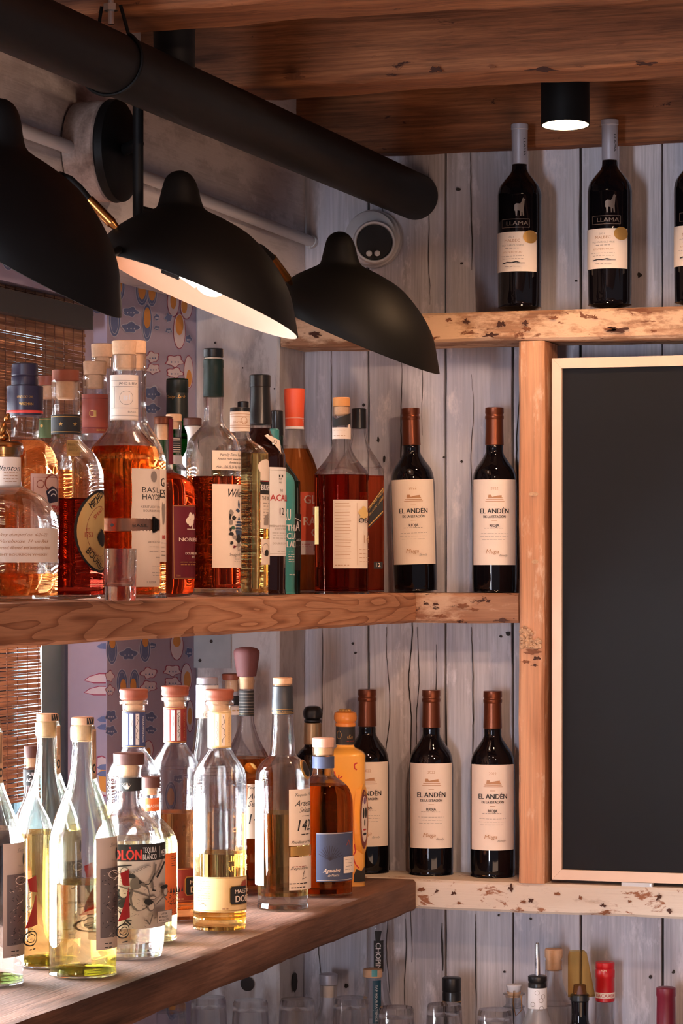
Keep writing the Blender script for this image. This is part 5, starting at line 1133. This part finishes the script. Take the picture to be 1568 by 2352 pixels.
for k in range(36): L.line([(random.uniform(268, 374), random.uniform(1984, 2128))] * 1 + [(random.uniform(268, 374),) * 0 + (0, 0)] * 0 or [(0, 0)], 1, M_ink) if False else None
for k in range(46):
    x = random.uniform(268, 356); y = random.uniform(2030, 2126); L.line([(x, y), (x + random.uniform(-6, 6), y + random.uniform(-4, 4))], 0.8, M_sk)
L.patch(347, 374, 2092, 2120, M_sk); L.patch(348, 373.4, 2093, 2119, M_lab); L.text('1 LITER', 350, 2099, 4, M_ink, 22); L.text('80 PROOF', 350, 2106, 4, M_ink, 24); L.text('40% ALC. VOL', 350, 2113, 4, M_ink, 27)
L.build('front_label', b.root)

b = Bottle('tequila_bottle', 'short bottle with dark wood cap and orange labels right of the skeleton-label bottle', 345, 3.735, SL, [(1809, 21), (1813, 23), (1830, 19), (1870, 20), (1888, 34), (1905, 50), (1930, 61), (1960, 62.5), (2060, 62.5), (2140, 60), (2160, 54), (2168, 0)])
b.glass(G_clear, 1918, 'pale', base=8); cork(b, 1783, 1808, 23, 1826, 22.5, M_capdark, 15)
M_or = plain('orange_print', srgb(236, 112, 50), 0.6)
L = Wrap(345, 20.4, b.d, SL); L.patch(0, 0, 1833, 1863, M_or, a0=-1.4, a1=1.4); L.text('SEASONED', 337, 1851, 7, M_paper, 42, bold=0.4); L.build('neck_label', b.root)
L = b.wrap(62.8); L.patch(340, 405, 1960, 2104, M_or, a1=1.25); L.dashes(392, 404, 1968, 1990, 5, M_ink, 1.2)
for k in range(60): x = random.uniform(380, 405); y = 2040 + 60 * random.random(); L.line([(x, y), (x + random.uniform(-3, 3), y + random.uniform(-5, 5))], 1.2, M_ink)
for k in range(5): L.poly([(381 + k * 5, 2050), (383 + k * 5, 2034 + 4 * (k % 2)), (385 + k * 5, 2050)], M_ink)
L.build('front_label', b.root)

def dobel(label, cx, d, ytop, ybot, lvl, liq, m1, m2, m3, fl=True):
    k = 3.85 / d; S = lambda y: HY + (y - HY) * k + ((0.0) )
    def o(y): return HY + (y - HY) * k
    # outline measured on the nearest of the three (distance 3.85)
    b = Bottle('tequila_bottle', label, cx, d, SL, [(o(1609), 31 * k), (o(1612), 33 * k), (o(1619), 32 * k), (o(1623), 26 * k), (o(1715), 26 * k), (o(1722), 27 * k), (o(1738), 38 * k), (o(1758), 52 * k), (o(1776), 59 * k), (o(1795), 61.5 * k), (o(1950), 61.5 * k), (o(2096), 61 * k), (o(2099), 59 * k), (o(2105), 61 * k), (o(2125), 60 * k), (o(2133), 56 * k), (o(2139), 0)], 'tequila bottles with turned wood caps')
    b.glass(G_clear, lvl, liq, base=9)
    b.part('stopper', [(o(1583), 31 * k), (o(1585), 33 * k), (o(1589), 33.5 * k), (o(1593), 31.5 * k), (o(1598), 32 * k), (o(1603), 32.5 * k), (o(1608), 29 * k), (o(1609), 24 * k)], M_capwood); b.part('cork_plug', [(o(1609.2), 22 * k), (o(1632), 21 * k), (o(1634), 18 * k)], M_cork)
    L = Wrap(cx, 26.5 * k, d, SL); L.patch(0, 0, o(1634), o(1718), m1, a0=-1.5, a1=1.5); M2 = m2
    for x in (-17, -5, 8): L.patch(cx + (x - 4) * k, cx + (x + 4) * k, o(1640), o(1712), M2)
    L.line([(cx - 25 * k, o(1636)), (cx + 25 * k, o(1636))], 1.4, M_gold); L.line([(cx - 25 * k, o(1716)), (cx + 25 * k, o(1716))], 1.4, M_gold)
    rnd = random.Random(int(cx)); pts = [(cx + (8 + rnd.uniform(-5, 5)) * k, o(1645 + i * 5)) for i in range(13)]; L.line(pts, 0.9, M_ink); pts = [(cx + (-5 + rnd.uniform(-2, 2)) * k, o(1655 + i * 4)) for i in range(12)]; L.line(pts, 0.7, M_grey); L.text('TEQUILA 100% DE AGAVE', cx + 20 * k, o(1676), 4, m3, 60, vert=True, center=True)
    L.build('neck_label', b.root)
    E = Wrap(cx, 61.6 * k, d, SL)
    for st, y, h in (('REG', 1798, 13), ('MAESTRO', 1835, 17), ('TEQUILERO', 1866, 17), ('100%', 1906, 10), ('DE AGAVE', 1933, 9), ('PREMIUM', 1950, 8), ('LIMITED', 1972, 12), ('RESERVE', 1995, 12)):
        E.text(st, cx + (16 if h < 14 else 12) * k, o(y), h * k, G_base, 70 * k, bold=0.6)
    E.build('embossed_lettering', b.root)['label'] = 'raised glass lettering'
    if fl:
        L = Wrap(cx, 62 * k, d, SL); L.patch(0, 0, o(2014), o(2094), m1, a0=-1.2, a1=1.45); L.line([(cx - 56 * k, o(2016)), (cx + 60 * k, o(2016))], 1.5, M_gold); L.line([(cx - 56 * k, o(2091)), (cx + 60 * k, o(2091))], 1.5, M_gold)
        L.dashes(cx - 50 * k, cx - 20 * k, o(2024), o(2068), 9, M_brown, 1); L.line([(cx - 44 * k, o(2078)), (cx - 36 * k, o(2074)), (cx - 30 * k, o(2080))], 0.9, M_ink)
        L.poly([(cx + 22 * k, o(2040)), (cx + 26 * k, o(2034)), (cx + 58 * k, o(2034)), (cx + 60 * k, o(2079)), (cx + 26 * k, o(2079)), (cx + 22 * k, o(2072))], M_gold); L.poly([(cx + 23.5 * k, o(2041)), (cx + 27 * k, o(2036)), (cx + 58 * k, o(2036)), (cx + 60 * k, o(2077)), (cx + 27 * k, o(2077)), (cx + 23.5 * k, o(2071))], M_ink)
        L.text('MAESTRO', cx + 34 * k, o(2048), 9 * k, M_paper, 64 * k, bold=0.4); L.text('DOBEL', cx + 35 * k, o(2065), 14 * k, M_paper, 64 * k, bold=0.8); L.poly([(cx + 46 * k, o(2036)), (cx + 50 * k, o(2026)), (cx + 57 * k, o(2022)), (cx + 59 * k, o(2036))], M_redband); L.dashes(cx + 6 * k, cx + 20 * k, o(2086), o(2086), 1, M_brown, 3)
        L.build('front_label', b.root)
    return b
dobel('tequila bottle with plain wood cap and peach labels, in front between two amber ones', 504, 3.85, 0, 0, 1957, 'gold', plain('peach_label', srgb(240, 204, 150), 0.6), M_paper, M_brown)
dobel('tequila bottle with wood cap and red-striped neck label, amber spirit', 402, 3.965, 0, 0, 1864, 'orange', plain('brick_label', srgb(150, 50, 40), 0.6), M_white_p, M_gold)
dobel('tequila bottle with wood cap and blue-striped neck label', 307, 3.86, 0, 0, 1985, 'clear', plain('blue_label', srgb(50, 60, 104), 0.6), M_white_p, M_white_p)

b = Bottle('tequila_bottle', 'clear fluted bottle with silver-black cap and white neck sleeve in the back row', 476, 4.155, SL, [(1571, 22), (1576, 24), (1640, 25), (1690, 30), (1735, 38), (1760, 50), (1790, 55), (2040, 55), (2074, 0)])
b.glass(G_clear, 1860, 'clear', base=14, flute=(10, 0.025)); b.part('cap', [(1556, 22), (1557.5, 24.5), (1571, 24.5), (1572, 22)], M_silver)
L = Wrap(476, 25.2, b.d, SL); L.patch(0, 0, 1574, 1634, M_white_p, a0=-1.55, a1=1.55); L.patch(0, 0, 1634, 1650, M_paper, a0=-1.6, a1=1.6); L.line([(452, 1635), (500, 1635)], 1, M_gold); L.line([(452, 1649), (500, 1649)], 1, M_gold); L.text('MOM', 476, 1642, 8, M_grey, 36, center=True); L.build('neck_label', b.root)

b = Bottle('tequila_bottle', 'bottle with light wood cap and gold-lettered neck band in the far back row', 532, 4.44, SL, [(1563, 21), (1568, 22), (1600, 21), (1660, 21), (1700, 26), (1730, 45), (1760, 50), (2000, 50), (2025, 0)])
b.glass(G_clear, 1800, 'amber', base=8); cork(b, 1547, 1562, 22.5, 1588, 21.5, M_capwood, 16)
L = Wrap(532, 21.8, b.d, SL); L.patch(0, 0, 1598, 1620, M_ink, a0=-1.5, a1=1.5); L.patch(0, 0, 1622, 1642, M_paper, a0=-1.5, a1=1.5); L.line([(511, 1623), (553, 1623)], 1, M_gold); L.dashes(514, 550, 1632, 1632, 1, M_gold, 3); L.build('neck_band', b.root)

b = Bottle('tequila_bottle', 'amber decanter-style bottle with big flared purple-brown stopper', 566, 4.29, SL, [(1560, 19), (1566, 19), (1586, 16), (1645, 16), (1670, 20), (1700, 30), (1730, 46), (1755, 56), (1790, 60), (1850, 60), (2000, 58), (2040, 55), (2052, 0)])
b.glass(G_clear, 1740, 'amber', base=26, flute=(12, 0.02))
b.part('stopper', [(1486, 12), (1489, 24), (1494, 29), (1499, 30), (1505, 29.5), (1530, 26), (1553, 22), (1554, 15), (1583, 14)], plain('plum_stopper', srgb(104, 58, 58), 0.7, mottled=0.12, scale=300)); b.part('cork_plug', [(1555, 16.5), (1582, 14.6)], M_cork)
L = Wrap(566, 16.8, b.d, SL); L.patch(0, 0, 1586, 1645, M_ink, a0=-1.57, a1=1.57); [L.line([(550, y), (582, y)], 0.9, M_grey) for y in range(1592, 1640, 7)]; L.line([(550, 1640), (582, 1640)], 1, M_gold); L.build('neck_band', b.root)
mb = MB(); sph(mb, (10 * b.px, -52 * b.px * 0.9, b.zz(1762)), 15 * b.px, M_gold, (0.5, 1, 0.5), 0.25, 24); mb.build('medallion', b.root)
L = b.wrap(60.5); L.patch(563, 596, 1800, 1925, M_paper); L.text('Tequila 1921', 568, 1808, 6, M_ink, 60, shear=0.4); L.text('Artesanal', 569, 1828, 12, M_ink, 70, shear=0.4); L.text('Selección', 569, 1845, 12, M_ink, 60, shear=0.4); L.text('142', 571, 1880, 22, M_ink, 40, shear=0.2); L.build('front_label', b.root)

b = Bottle('tequila_bottle', 'clear thick-footed bottle with grey capsule and cream labels marked 142', 649, 4.105, SL, [(1572, 20), (1576, 23), (1640, 24), (1700, 27), (1730, 30), (1738, 34), (1748, 46), (1762, 57), (1785, 62.5), (1900, 62), (2040, 58), (2070, 57), (2086, 55), (2090, 0)])
b.glass(G_clear, 1866, 'pale', base=34, flute=None); cork(b, 1556, 1571, 22.5, 1576, 22, M_cork, 20)
M_slate = plain('slate_capsule', srgb(52, 56, 62), 0.4); b.part('capsule', [(1575, 21), (1577, 23.5), (1602, 23.8), (1604, 24.6), (1640, 25), (1641, 23)], M_slate)
L = Wrap(649, 25.2, b.d, SL); L.line([(624, 1629), (674, 1629)], 1.2, M_gold); L.line([(624, 1638), (674, 1638)], 1.2, M_gold); L.text('Tequila Reposado', 649, 1634, 4, M_gold, 46, center=True); L.build('capsule_print', b.root)
L = b.wrap(62.8); L.patch(0, 0, 1795, 2035, M_white_p, a0=-1.5, a1=-0.75); L.build('side_strip', b.root)
L = b.wrap(62.8); L.patch(663, 705, 1813, 1942, M_paper, a1=1.5); L.text('Tequila 1921', 677, 1826, 6, M_ink, 64, shear=0.4); L.text('Artesanal', 676, 1845, 13, M_ink, 84, shear=0.45); L.text('Selección', 686, 1861, 11, M_ink, 60, shear=0.45); L.line([(692, 1875), (708, 1875)], 1, M_ink); L.text('142', 682, 1896, 24, M_ink, 46, shear=0.2, bold=0.4); L.dashes(690, 708, 1917, 1917, 1, M_ink, 2); L.text('Product of Mexico', 668, 1934, 6, M_ink, 80, shear=0.4)
L.patch(663, 702, 1968, 2044, M_paper, a1=1.5); L.patch(666, 703, 1944, 1966, M_gold, a1=1.45); L.dashes(670, 700, 1990, 1990, 1, M_redband, 1.4); L.text('Reposado', 666, 1994, 6, M_ink, 50, shear=0.4); L.line([(694, 2008), (697, 1998), (692, 2020), (700, 2016)], 1, M_ink); L.dashes(663, 702, 2029, 2038, 2, M_ink, 2.2); L.build('front_label', b.root)
mb = MB(); sph(mb, (51 * b.px, -22 * b.px, b.zz(1766)), 24 * b.px, M_gold, (1, -0.35, 0.35), 0.16, 24); sph(mb, (52.5 * b.px, -22.5 * b.px, b.zz(1765)), 19 * b.px, M_ink, (1, -0.35, 0.35), 0.18, 24); mb.build('medallion', b.root)['label'] = 'gold-rimmed dark medallion on the shoulder'

b = Bottle('liquor_bottle', 'black bottle with ornate round black stopper and gold foil neck', 718, 4.5, SL, [(1660, 19), (1710, 19), (1722, 28), (1735, 36), (1760, 40), (2000, 40), (2020, 0)])
b.solid(M_winegl); b.part('stopper', [(1621, 8), (1623, 16), (1627, 19), (1632, 22), (1640, 23), (1648, 21), (1651, 17), (1654, 20), (1657, 20), (1660, 17)], M_blackcap)
b.part('neck_foil', [(1660, 19.3), (1661, 20.5), (1708, 21), (1710, 19.4)], plain('gold_foil', srgb(200, 170, 130), 0.3, 0.7))

b = Bottle('tequila_bottle', 'amber bottle with pale cork and dark blue label beside the yellow ceramic bottle', 742, 4.275, SL, [(1716, 22), (1719, 25), (1736, 24), (1768, 24), (1782, 28), (1794, 44), (1808, 58), (1830, 66), (1855, 68), (1950, 68), (2040, 66), (2052, 62), (2056, 0)])
b.glass(G_clear, 1802, 'amber', base=10); cork(b, 1694, 1716, 25.5, 1736, 25, plain('pink_cork', srgb(222, 176, 156), 0.6), 21)
M_bl = plain('slate_blue_label', srgb(72, 82, 112), 0.6, mottled=0.08)
L = Wrap(742, 25, b.d, SL); L.patch(0, 0, 1738, 1765, M_bl, a0=-1.5, a1=1.5); L.build('neck_band', b.root)
L = b.wrap(68.4); L.patch(726, 806, 1912, 2024, M_bl, a1=1.35); L.line([(727, 1914), (808, 1914)], 0.8, M_paper); L.line([(728, 2021), (806, 2021)], 0.8, M_paper)
for k in range(12):
    a = R(20 + 12 * k); L.line([(757, 1975), (757 + 30 * math.cos(a), 1975 - 34 * math.sin(a))], 1.1, M_navy)
L.text('Agavales', 741, 1998, 9, M_paper, 40, shear=0.5, bold=0.3); L.text('de Mexico', 752, 2009, 6, M_paper, 26, shear=0.5); L.patch(786, 806, 1968, 2006, M_paper, a1=1.3); L.dashes(789, 804, 1975, 1998, 4, M_grey, 1); L.line([(792, 1942), (797, 1930), (800, 1945)], 2, M_redband); L.build('front_label', b.root)

# yellow ceramic skull bottle: a square-shouldered flask turned towards the window side
M_yel = plain('yellow_glazed_ceramic', srgb(244, 178, 78), 0.12, mottled=0.05, coat=0.5)
b = Bottle('tequila_bottle', 'glossy yellow ceramic bottle with painted skull roundel and orange stopper', 793, 4.43, SL, [(1710, 20), (1716, 22), (1722, 34), (1730, 44), (1742, 46), (1760, 46), (2020, 45), (2034, 44), (2036, 0)])
b.solid(M_yel, 'ceramic_body', sq=5, n=64)
b.part('stopper', [(1633, 12), (1634, 20), (1637, 25), (1644, 26.5), (1652, 26.5), (1656, 24), (1659, 22), (1661, 24), (1668, 23.5), (1669, 20)], plain('orange_ceramic', srgb(226, 140, 62), 0.2, coat=0.4))
mb = MB()
for k in range(9):
    a = k * 0.7; sph(mb, (11 * b.px * math.cos(a) * (k > 0), 11 * b.px * math.sin(a) * (k > 0), b.zz(1632)), 5 * b.px, M_gold, None, 0.8, 10)
mb.build('stopper_crest', b.root)['label'] = 'gold flower on the stopper'
L = Wrap(793, 21.6, b.d, SL); L.patch(0, 0, 1669, 1710, M_ink, a0=-1.57, a1=1.57); L.text('eKo', 797, 1692, 9, M_gold, 14); L.ring(779, 1688, 6, 9, 1, M_gold); L.dashes(795, 811, 1702, 1702, 1, M_red, 1.5); L.build('neck_label', b.root)
fr_ = b.rad(b.zz(1900)) + 0.0007
def onf(pts, mat, mb, lift=0.0, side=False):
    out = []
    for x, y in pts:
        z = EYE + (HY - y) * (b.d - 0.03) / F - SL
        out.append((fr_ + lift, -(835 - x) * 0 - fr_ + (x - 823) / 22 * 2 * fr_, z) if side else ((x - 793) * b.px, -fr_ - lift, z))
    mb.add(out, [tuple(range(len(out)))], mat)
mb = MB()
def ell(x, y, rx, ry, n=24): return [(x + rx * math.cos(-2 * math.pi * i / n), y + ry * math.sin(-2 * math.pi * i / n)) for i in range(n)]
def stroke(pts, wd, lift):
    for a, c in zip(pts[:-1], pts[1:]):
        v = Vector((c[0] - a[0], c[1] - a[1])); nn = Vector((-v.y, v.x)).normalized() * wd / 2
        onf([(a[0] - nn.x, a[1] - nn.y), (a[0] + nn.x, a[1] + nn.y), (c[0] + nn.x, c[1] + nn.y), (c[0] - nn.x, c[1] - nn.y)], M_red, mb, lift)
stroke([(767, 1772), (771, 1785), (770, 1800), (766, 1812)], 3, 0); stroke([(778, 1780), (776, 1795), (782, 1800), (778, 1806)], 2.4, 0); stroke([(776, 1790), (786, 1783)], 2.4, 0)
stroke([(820, 1752), (813, 1756), (814, 1765), (819, 1768)], 3, 0); stroke([(813, 1938), (816, 1955), (810, 1968), (816, 1985), (824, 1994)], 2.6, 0); stroke([(808, 1972), (812, 1982)], 2.2, 0)
onf([(812, 2010), (818, 1996), (830, 2000), (838, 1988), (838, 2024), (812, 2026)], M_ink, mb, 0.0002)
mb.build('painted_scrolls', b.root)
# raised skull roundel on the right-hand corner face
rd = MB(); Mr = Matrix.Translation((34 * b.px, -34 * b.px, b.zz(1878))) @ Matrix.Rotation(R(68), 4, 'Z') @ Matrix.Rotation(R(90), 4, 'X')
def rdisc(rx, ry, z0, z1, mat, cx=0, cy_=0, n=30):
    vs = [tuple(Mr @ Vector((cx + rx * math.cos(2 * math.pi * i / n), cy_ + ry * math.sin(2 * math.pi * i / n), z))) for z in (z0, z1) for i in range(n)]
    rd.add(vs, [tuple(reversed(range(n))), tuple(range(n, 2 * n))] + [(i, (i + 1) % n, n + (i + 1) % n, n + i) for i in range(n)], mat)
q = b.px
rdisc(27 * q, 80 * q, -0.003, 0.0060, M_yel); rdisc(23 * q, 68 * q, 0.006, 0.0066, plain('skull_maroon', srgb(120, 48, 44), 0.4)); rdisc(17 * q, 52 * q, 0.0066, 0.0072, M_paper)
for (cx_, cy_, rx, ry, m_) in ((-7, 14, 5, 12, M_ink), (7, 14, 5, 12, M_ink), (0, -8, 3, 8, M_ink), (0, 42, 6, 8, plain('skull_violet', srgb(110, 70, 120), 0.4)), (0, -34, 9, 3, M_ink), (0, -24, 9, 2, M_red), (0, 58, 5, 4, M_gold)): rdisc(rx * q, ry * q, 0.0072, 0.0076, m_, cx_ * q, cy_ * q, 16)
rd.build('skull_roundel', b.root)['label'] = 'oval painted skull relief'

# ================================================================== BACK COUNTER, bottom of the picture
M_counter = wood('counter_plank', srgb(90, 58, 42), srgb(132, 90, 66), srgb(160, 116, 88), axis=0, fine=0.3, seed=31)
ZC = Z_CNT
mb = MB(); mb.box((0.004, -0.62, ZC - 0.05), (2.3, -0.004, ZC), M_counter); mb.box((0.006, -0.60, 0.0), (2.28, -0.01, ZC - 0.05), plain('counter_front', srgb(70, 52, 44), 0.6)); tag(mb.build('back_counter', None, (0, 0, 0)), 'wooden back counter below the shelves, under the upturned glasses', 'counter')
ZG = EYE - 0.765
mb = MB(); mb.box((0.006, -0.34, ZG - 0.018), (1.2, -0.20, ZG), M_counter); mb.box((0.01, -0.335, ZC), (0.03, -0.205, ZG - 0.018), M_counter); mb.box((1.17, -0.335, ZC), (1.19, -0.205, ZG - 0.018), M_counter); tag(mb.build('glass_rack', None), 'narrow wooden riser on the counter carrying upturned glasses', 'rack')
G_tum = clear_glass('tumbler_glass', base=0.3)
for i, (x, y, hw) in enumerate(((479, 2290, 40), (575, 2297, 40), (682, 2294, 40), (806, 2291, 40), (910, 2313, 40), (1020, 2306, 40), (1137, 2318, 40), (386, 2300, 38))):
    dgl = d_onY(x, -0.27); p = atd(x, dgl); zt_ = zat(y, dgl) ; hgt = zt_ - ZG
    lbs = ['upturned clear tumbler under the round knot hole', 'upturned clear tumbler just right of the one beneath the knot hole', 'upturned clear tumbler below the grey-capped bottle', 'upturned clear tumbler beside the pale wood-capped teal-striped bottle', 'low upturned clear tumbler right of the teal-striped bottle', 'upturned clear tumbler in front of the black-capped bottle', 'low upturned clear tumbler in front of the cream-stoppered flask', 'upturned clear glass half hidden by the brown plank at lower left']
    g = empty('tumbler_glass', (p.x, p.y, ZG)); tag(g, lbs[i], 'glass', 'upturned tumblers in a row')
    q = dgl / F; mb = MB()
    prof = [(47 * q, 0.0), (40 * q, hgt - 0.004), (37 * q, hgt), (0.0006, hgt), (0.0006, hgt - 0.013), (34 * q, hgt - 0.016), (37.5 * q, hgt - 0.024), (44.5 * q, 0.0)]
    k = len(mb.v); mb.lathe(prof, G_tum, n=36, cap0=False, cap1=False)
    n = 36; mb.f += [[j, (7 * n) + j, (7 * n) + (j + 1) % n, (j + 1) % n] for j in range(n)]; mb.m += [0] * n; mb.sm += [False] * n
    mb.build('glass_body', g)

BD = [4.45]
def cbottle(name, label, cx, Y, outline, mat, cat='bottle', glass=None):
    """a bottle on the back counter; outline rows from the photo plus an ordinary bottle body below the frame"""
    d = d_onY(cx, Y); BD[0] = d; b = Bottle(name, label, cx, d, ZC, outline(), None, cat)
    if glass: b.glass(glass[0], None, None, base=10)
    else: b.solid(mat)
    return b
BODY = lambda y, hw, r=52: [(y, hw), (y + 60, hw), (y + 95, hw * 1.3), (y + 125, r * 0.9), (y + 150, r)]
def body(y, hw, r=50, Yd=4.45):
    yb = HY + (EYE - ZC) * F / BD[0]
    return [(y, hw), (y + 40, hw), (y + 70, hw * 1.4), (y + 100, r * 0.92), (y + 125, r), (yb - 12, r), (yb - 3, r * 0.93), (yb, 0)]
b = cbottle('liquor_bottle', 'clear bottle with dull silver cap standing right of the knot hole', 754, -0.06, lambda: body(2262, 20, 50, 4.6), None, glass=(G_clear,))
b.part('cap', [(2236, 18), (2238, 21), (2260, 21), (2262, 18)], M_silver); b.part('cork_plug', [(2262, 14), (2290, 13)], M_paper)
b = cbottle('liquor_bottle', 'tall frosted bottle with black stripe of white vertical lettering behind the teal-striped one', 864, -0.045, lambda: [(2105, 20), (2130, 22), (2250, 24), (2300, 34), (2340, 46)] + body(2350, 46, 50, 4.6)[4:], None, glass=(G_clear,))
L = Wrap(862, 24, b.d, ZC); L.patch(856, 878, 2160, 2232, M_ink); L.poly([(860, 2160), (858, 2138), (874, 2138), (870, 2160)], M_ink); L.text('CHOPIN', 866, 2196, 11, M_white_p, 62, vert=True, center=True, bold=0.5); L.build('stripe_label', b.root)
b = cbottle('liquor_bottle', 'clear bottle with pale wood ring cap and teal vertical stripe', 856, -0.125, lambda: body(2244, 20, 46, 4.5), None, glass=(G_clear,))
b.part('cap', [(2225, 20), (2226, 22), (2243, 22), (2244, 19)], M_cork); L = Wrap(856, 22.3, b.d, ZC); L.patch(853, 866, 2227, 2243, M_teal); L.build('cap_print', b.root)
L = Wrap(856, 20.6, b.d, ZC); L.patch(855, 874, 2252, 2352, plain('deep_teal', srgb(20, 70, 92), 0.5)); L.text('TAP YOUR PATIENCE', 864, 2304, 5, M_white_p, 84, vert=True, center=True); L.build('neck_strip', b.root)
b = cbottle('liquor_bottle', 'bottle with glossy black cap and thin gold line behind the upturned glasses', 1037, -0.08, lambda: body(2308, 20, 50, 4.5), M_winegl)
b.part('cap', [(2244, 19), (2246, 22), (2275, 22), (2277, 21), (2282, 22), (2308, 21.5)], M_blackcap); b.part('gold_line', [(2298, 21.9), (2300, 21.9)], M_gold)
b = cbottle('glass_flask', 'small swing-top flask with cream ceramic stopper and wire', 1180, -0.042, lambda: [(2280, 24), (2284, 25), (2288, 20), (2306, 19), (2312, 25), (2316, 22)] + body(2330, 26, 44, 4.45), None, glass=(G_clear,))
b.part('stopper', [(2261, 17), (2263, 18.5), (2272, 16), (2278, 12)], M_white_p); b.part('cork_plug', [(2278, 16), (2290, 14)], M_cork)
mb = MB(); q = b.px; mb.tube([(0, -22 * q, b.zz(2272)), (-2 * q, -24 * q, b.zz(2300)), (4 * q, -26 * q, b.zz(2330)), (18 * q, -20 * q, b.zz(2316)), (16 * q, -14 * q, b.zz(2284))], 1.2 * q, M_brass, 8); mb.build('wire', b.root)
b = cbottle('liquor_bottle', 'bottle with tall steel pouring spout and patterned grey neck label', 1234, -0.135, lambda: body(2268, 21, 46, 4.4), plain('grey_ceramic', srgb(150, 148, 152), 0.3))
b.part('pourer_collar', [(2240, 18), (2242, 22), (2252, 22), (2256, 20), (2258, 21.5), (2266, 21.5), (2268, 19)], M_blackcap); b.part('spout', [(2165, 3.5), (2168, 4.5), (2200, 5.5), (2240, 6.5)], M_steel)
L = Wrap(1234, 21.5, b.d, ZC); L.patch(0, 0, 2270, 2352, M_white_p, a0=-1.5, a1=1.5); [L.ring(1234 + random.uniform(-14, 14), y, 5, 5, 1.1, M_grey, 12) for y in range(2280, 2350, 9)]; L.ring(1231, 2333, 8, 8, 1.4, M_ink); L.build('neck_label', b.root)
b = cbottle('liquor_bottle', 'clear empty bottle stopped with a pale cork, right of the steel spout', 1271, -0.042, lambda: body(2206, 20, 48, 4.45), None, glass=(G_clear,))
b.part('stopper', [(2179, 19), (2181, 20.5), (2198, 20.5), (2202, 18), (2226, 17), (2229, 14)], M_cork)
b = cbottle('liquor_bottle', 'black-necked bottle with amber plastic flip pourer', 1331, -0.12, lambda: body(2300, 20, 48, 4.35), M_winegl)
b.part('pourer_collar', [(2282, 18), (2285, 22), (2297, 22), (2300, 19)], M_blackcap)
m_amb = solid_glass('amber_plastic', (0.78, 0.62, 0.34), 0.35, 1.3); mb = MB(); q = b.px
P2 = [(1304, 2288), (1304, 2195), (1308, 2184), (1340, 2183), (1347, 2190), (1366, 2286), (1340, 2289)]
fr2 = [((x - 1331) * q, -14 * q, b.zz(y)) for x, y in P2]; bk2 = [((x - 1331) * q, 14 * q, b.zz(y)) for x, y in P2]; n = len(P2)
mb.add(fr2 + bk2, [tuple(range(n)), tuple(reversed(range(n, 2 * n)))] + [(i, n + i, n + (i + 1) % n, (i + 1) % n) for i in range(n)], m_amb); mb.build('flip_pourer', b.root)
b.part('pourer_tube', [(2262, 14), (2283, 16)], M_capdark)
b = cbottle('liquor_bottle', 'clear bottle with bright red screw cap', 1389, -0.045, lambda: body(2300, 19, 48, 4.3), None, glass=(G_clear,))
M_redc = plain('bright_red_cap', srgb(200, 30, 40), 0.3); b.part('cap', [(2209, 20), (2210.5, 22), (2222, 22), (2224, 21), (2228, 22.6), (2244, 22.6), (2246, 21.6), (2298, 22), (2300, 20)], M_redc)
L = Wrap(1389, 22.4, b.d, ZC); L.patch(0, 0, 2280, 2293, M_paper, a0=-1.5, a1=1.5); L.text('BACARDI', 1389, 2287, 7, M_red, 46, center=True, bold=0.4); L.text('RON', 1386, 2229, 4, M_paper, 12, center=True); L.build('cap_print', b.root)
b = cbottle('wine_bottle', 'bottle with dark red capsule near the right photo edge', 1529, -0.10, lambda: body(2300, 20, 48, 4.25), M_winegl)
b.part('capsule', [(2267, 19), (2269, 22.4), (2286, 22.8), (2289, 21.4), (2352, 22), (2380, 22.6), (2381, 20)], plain('wine_red_capsule', srgb(116, 26, 44), 0.35))
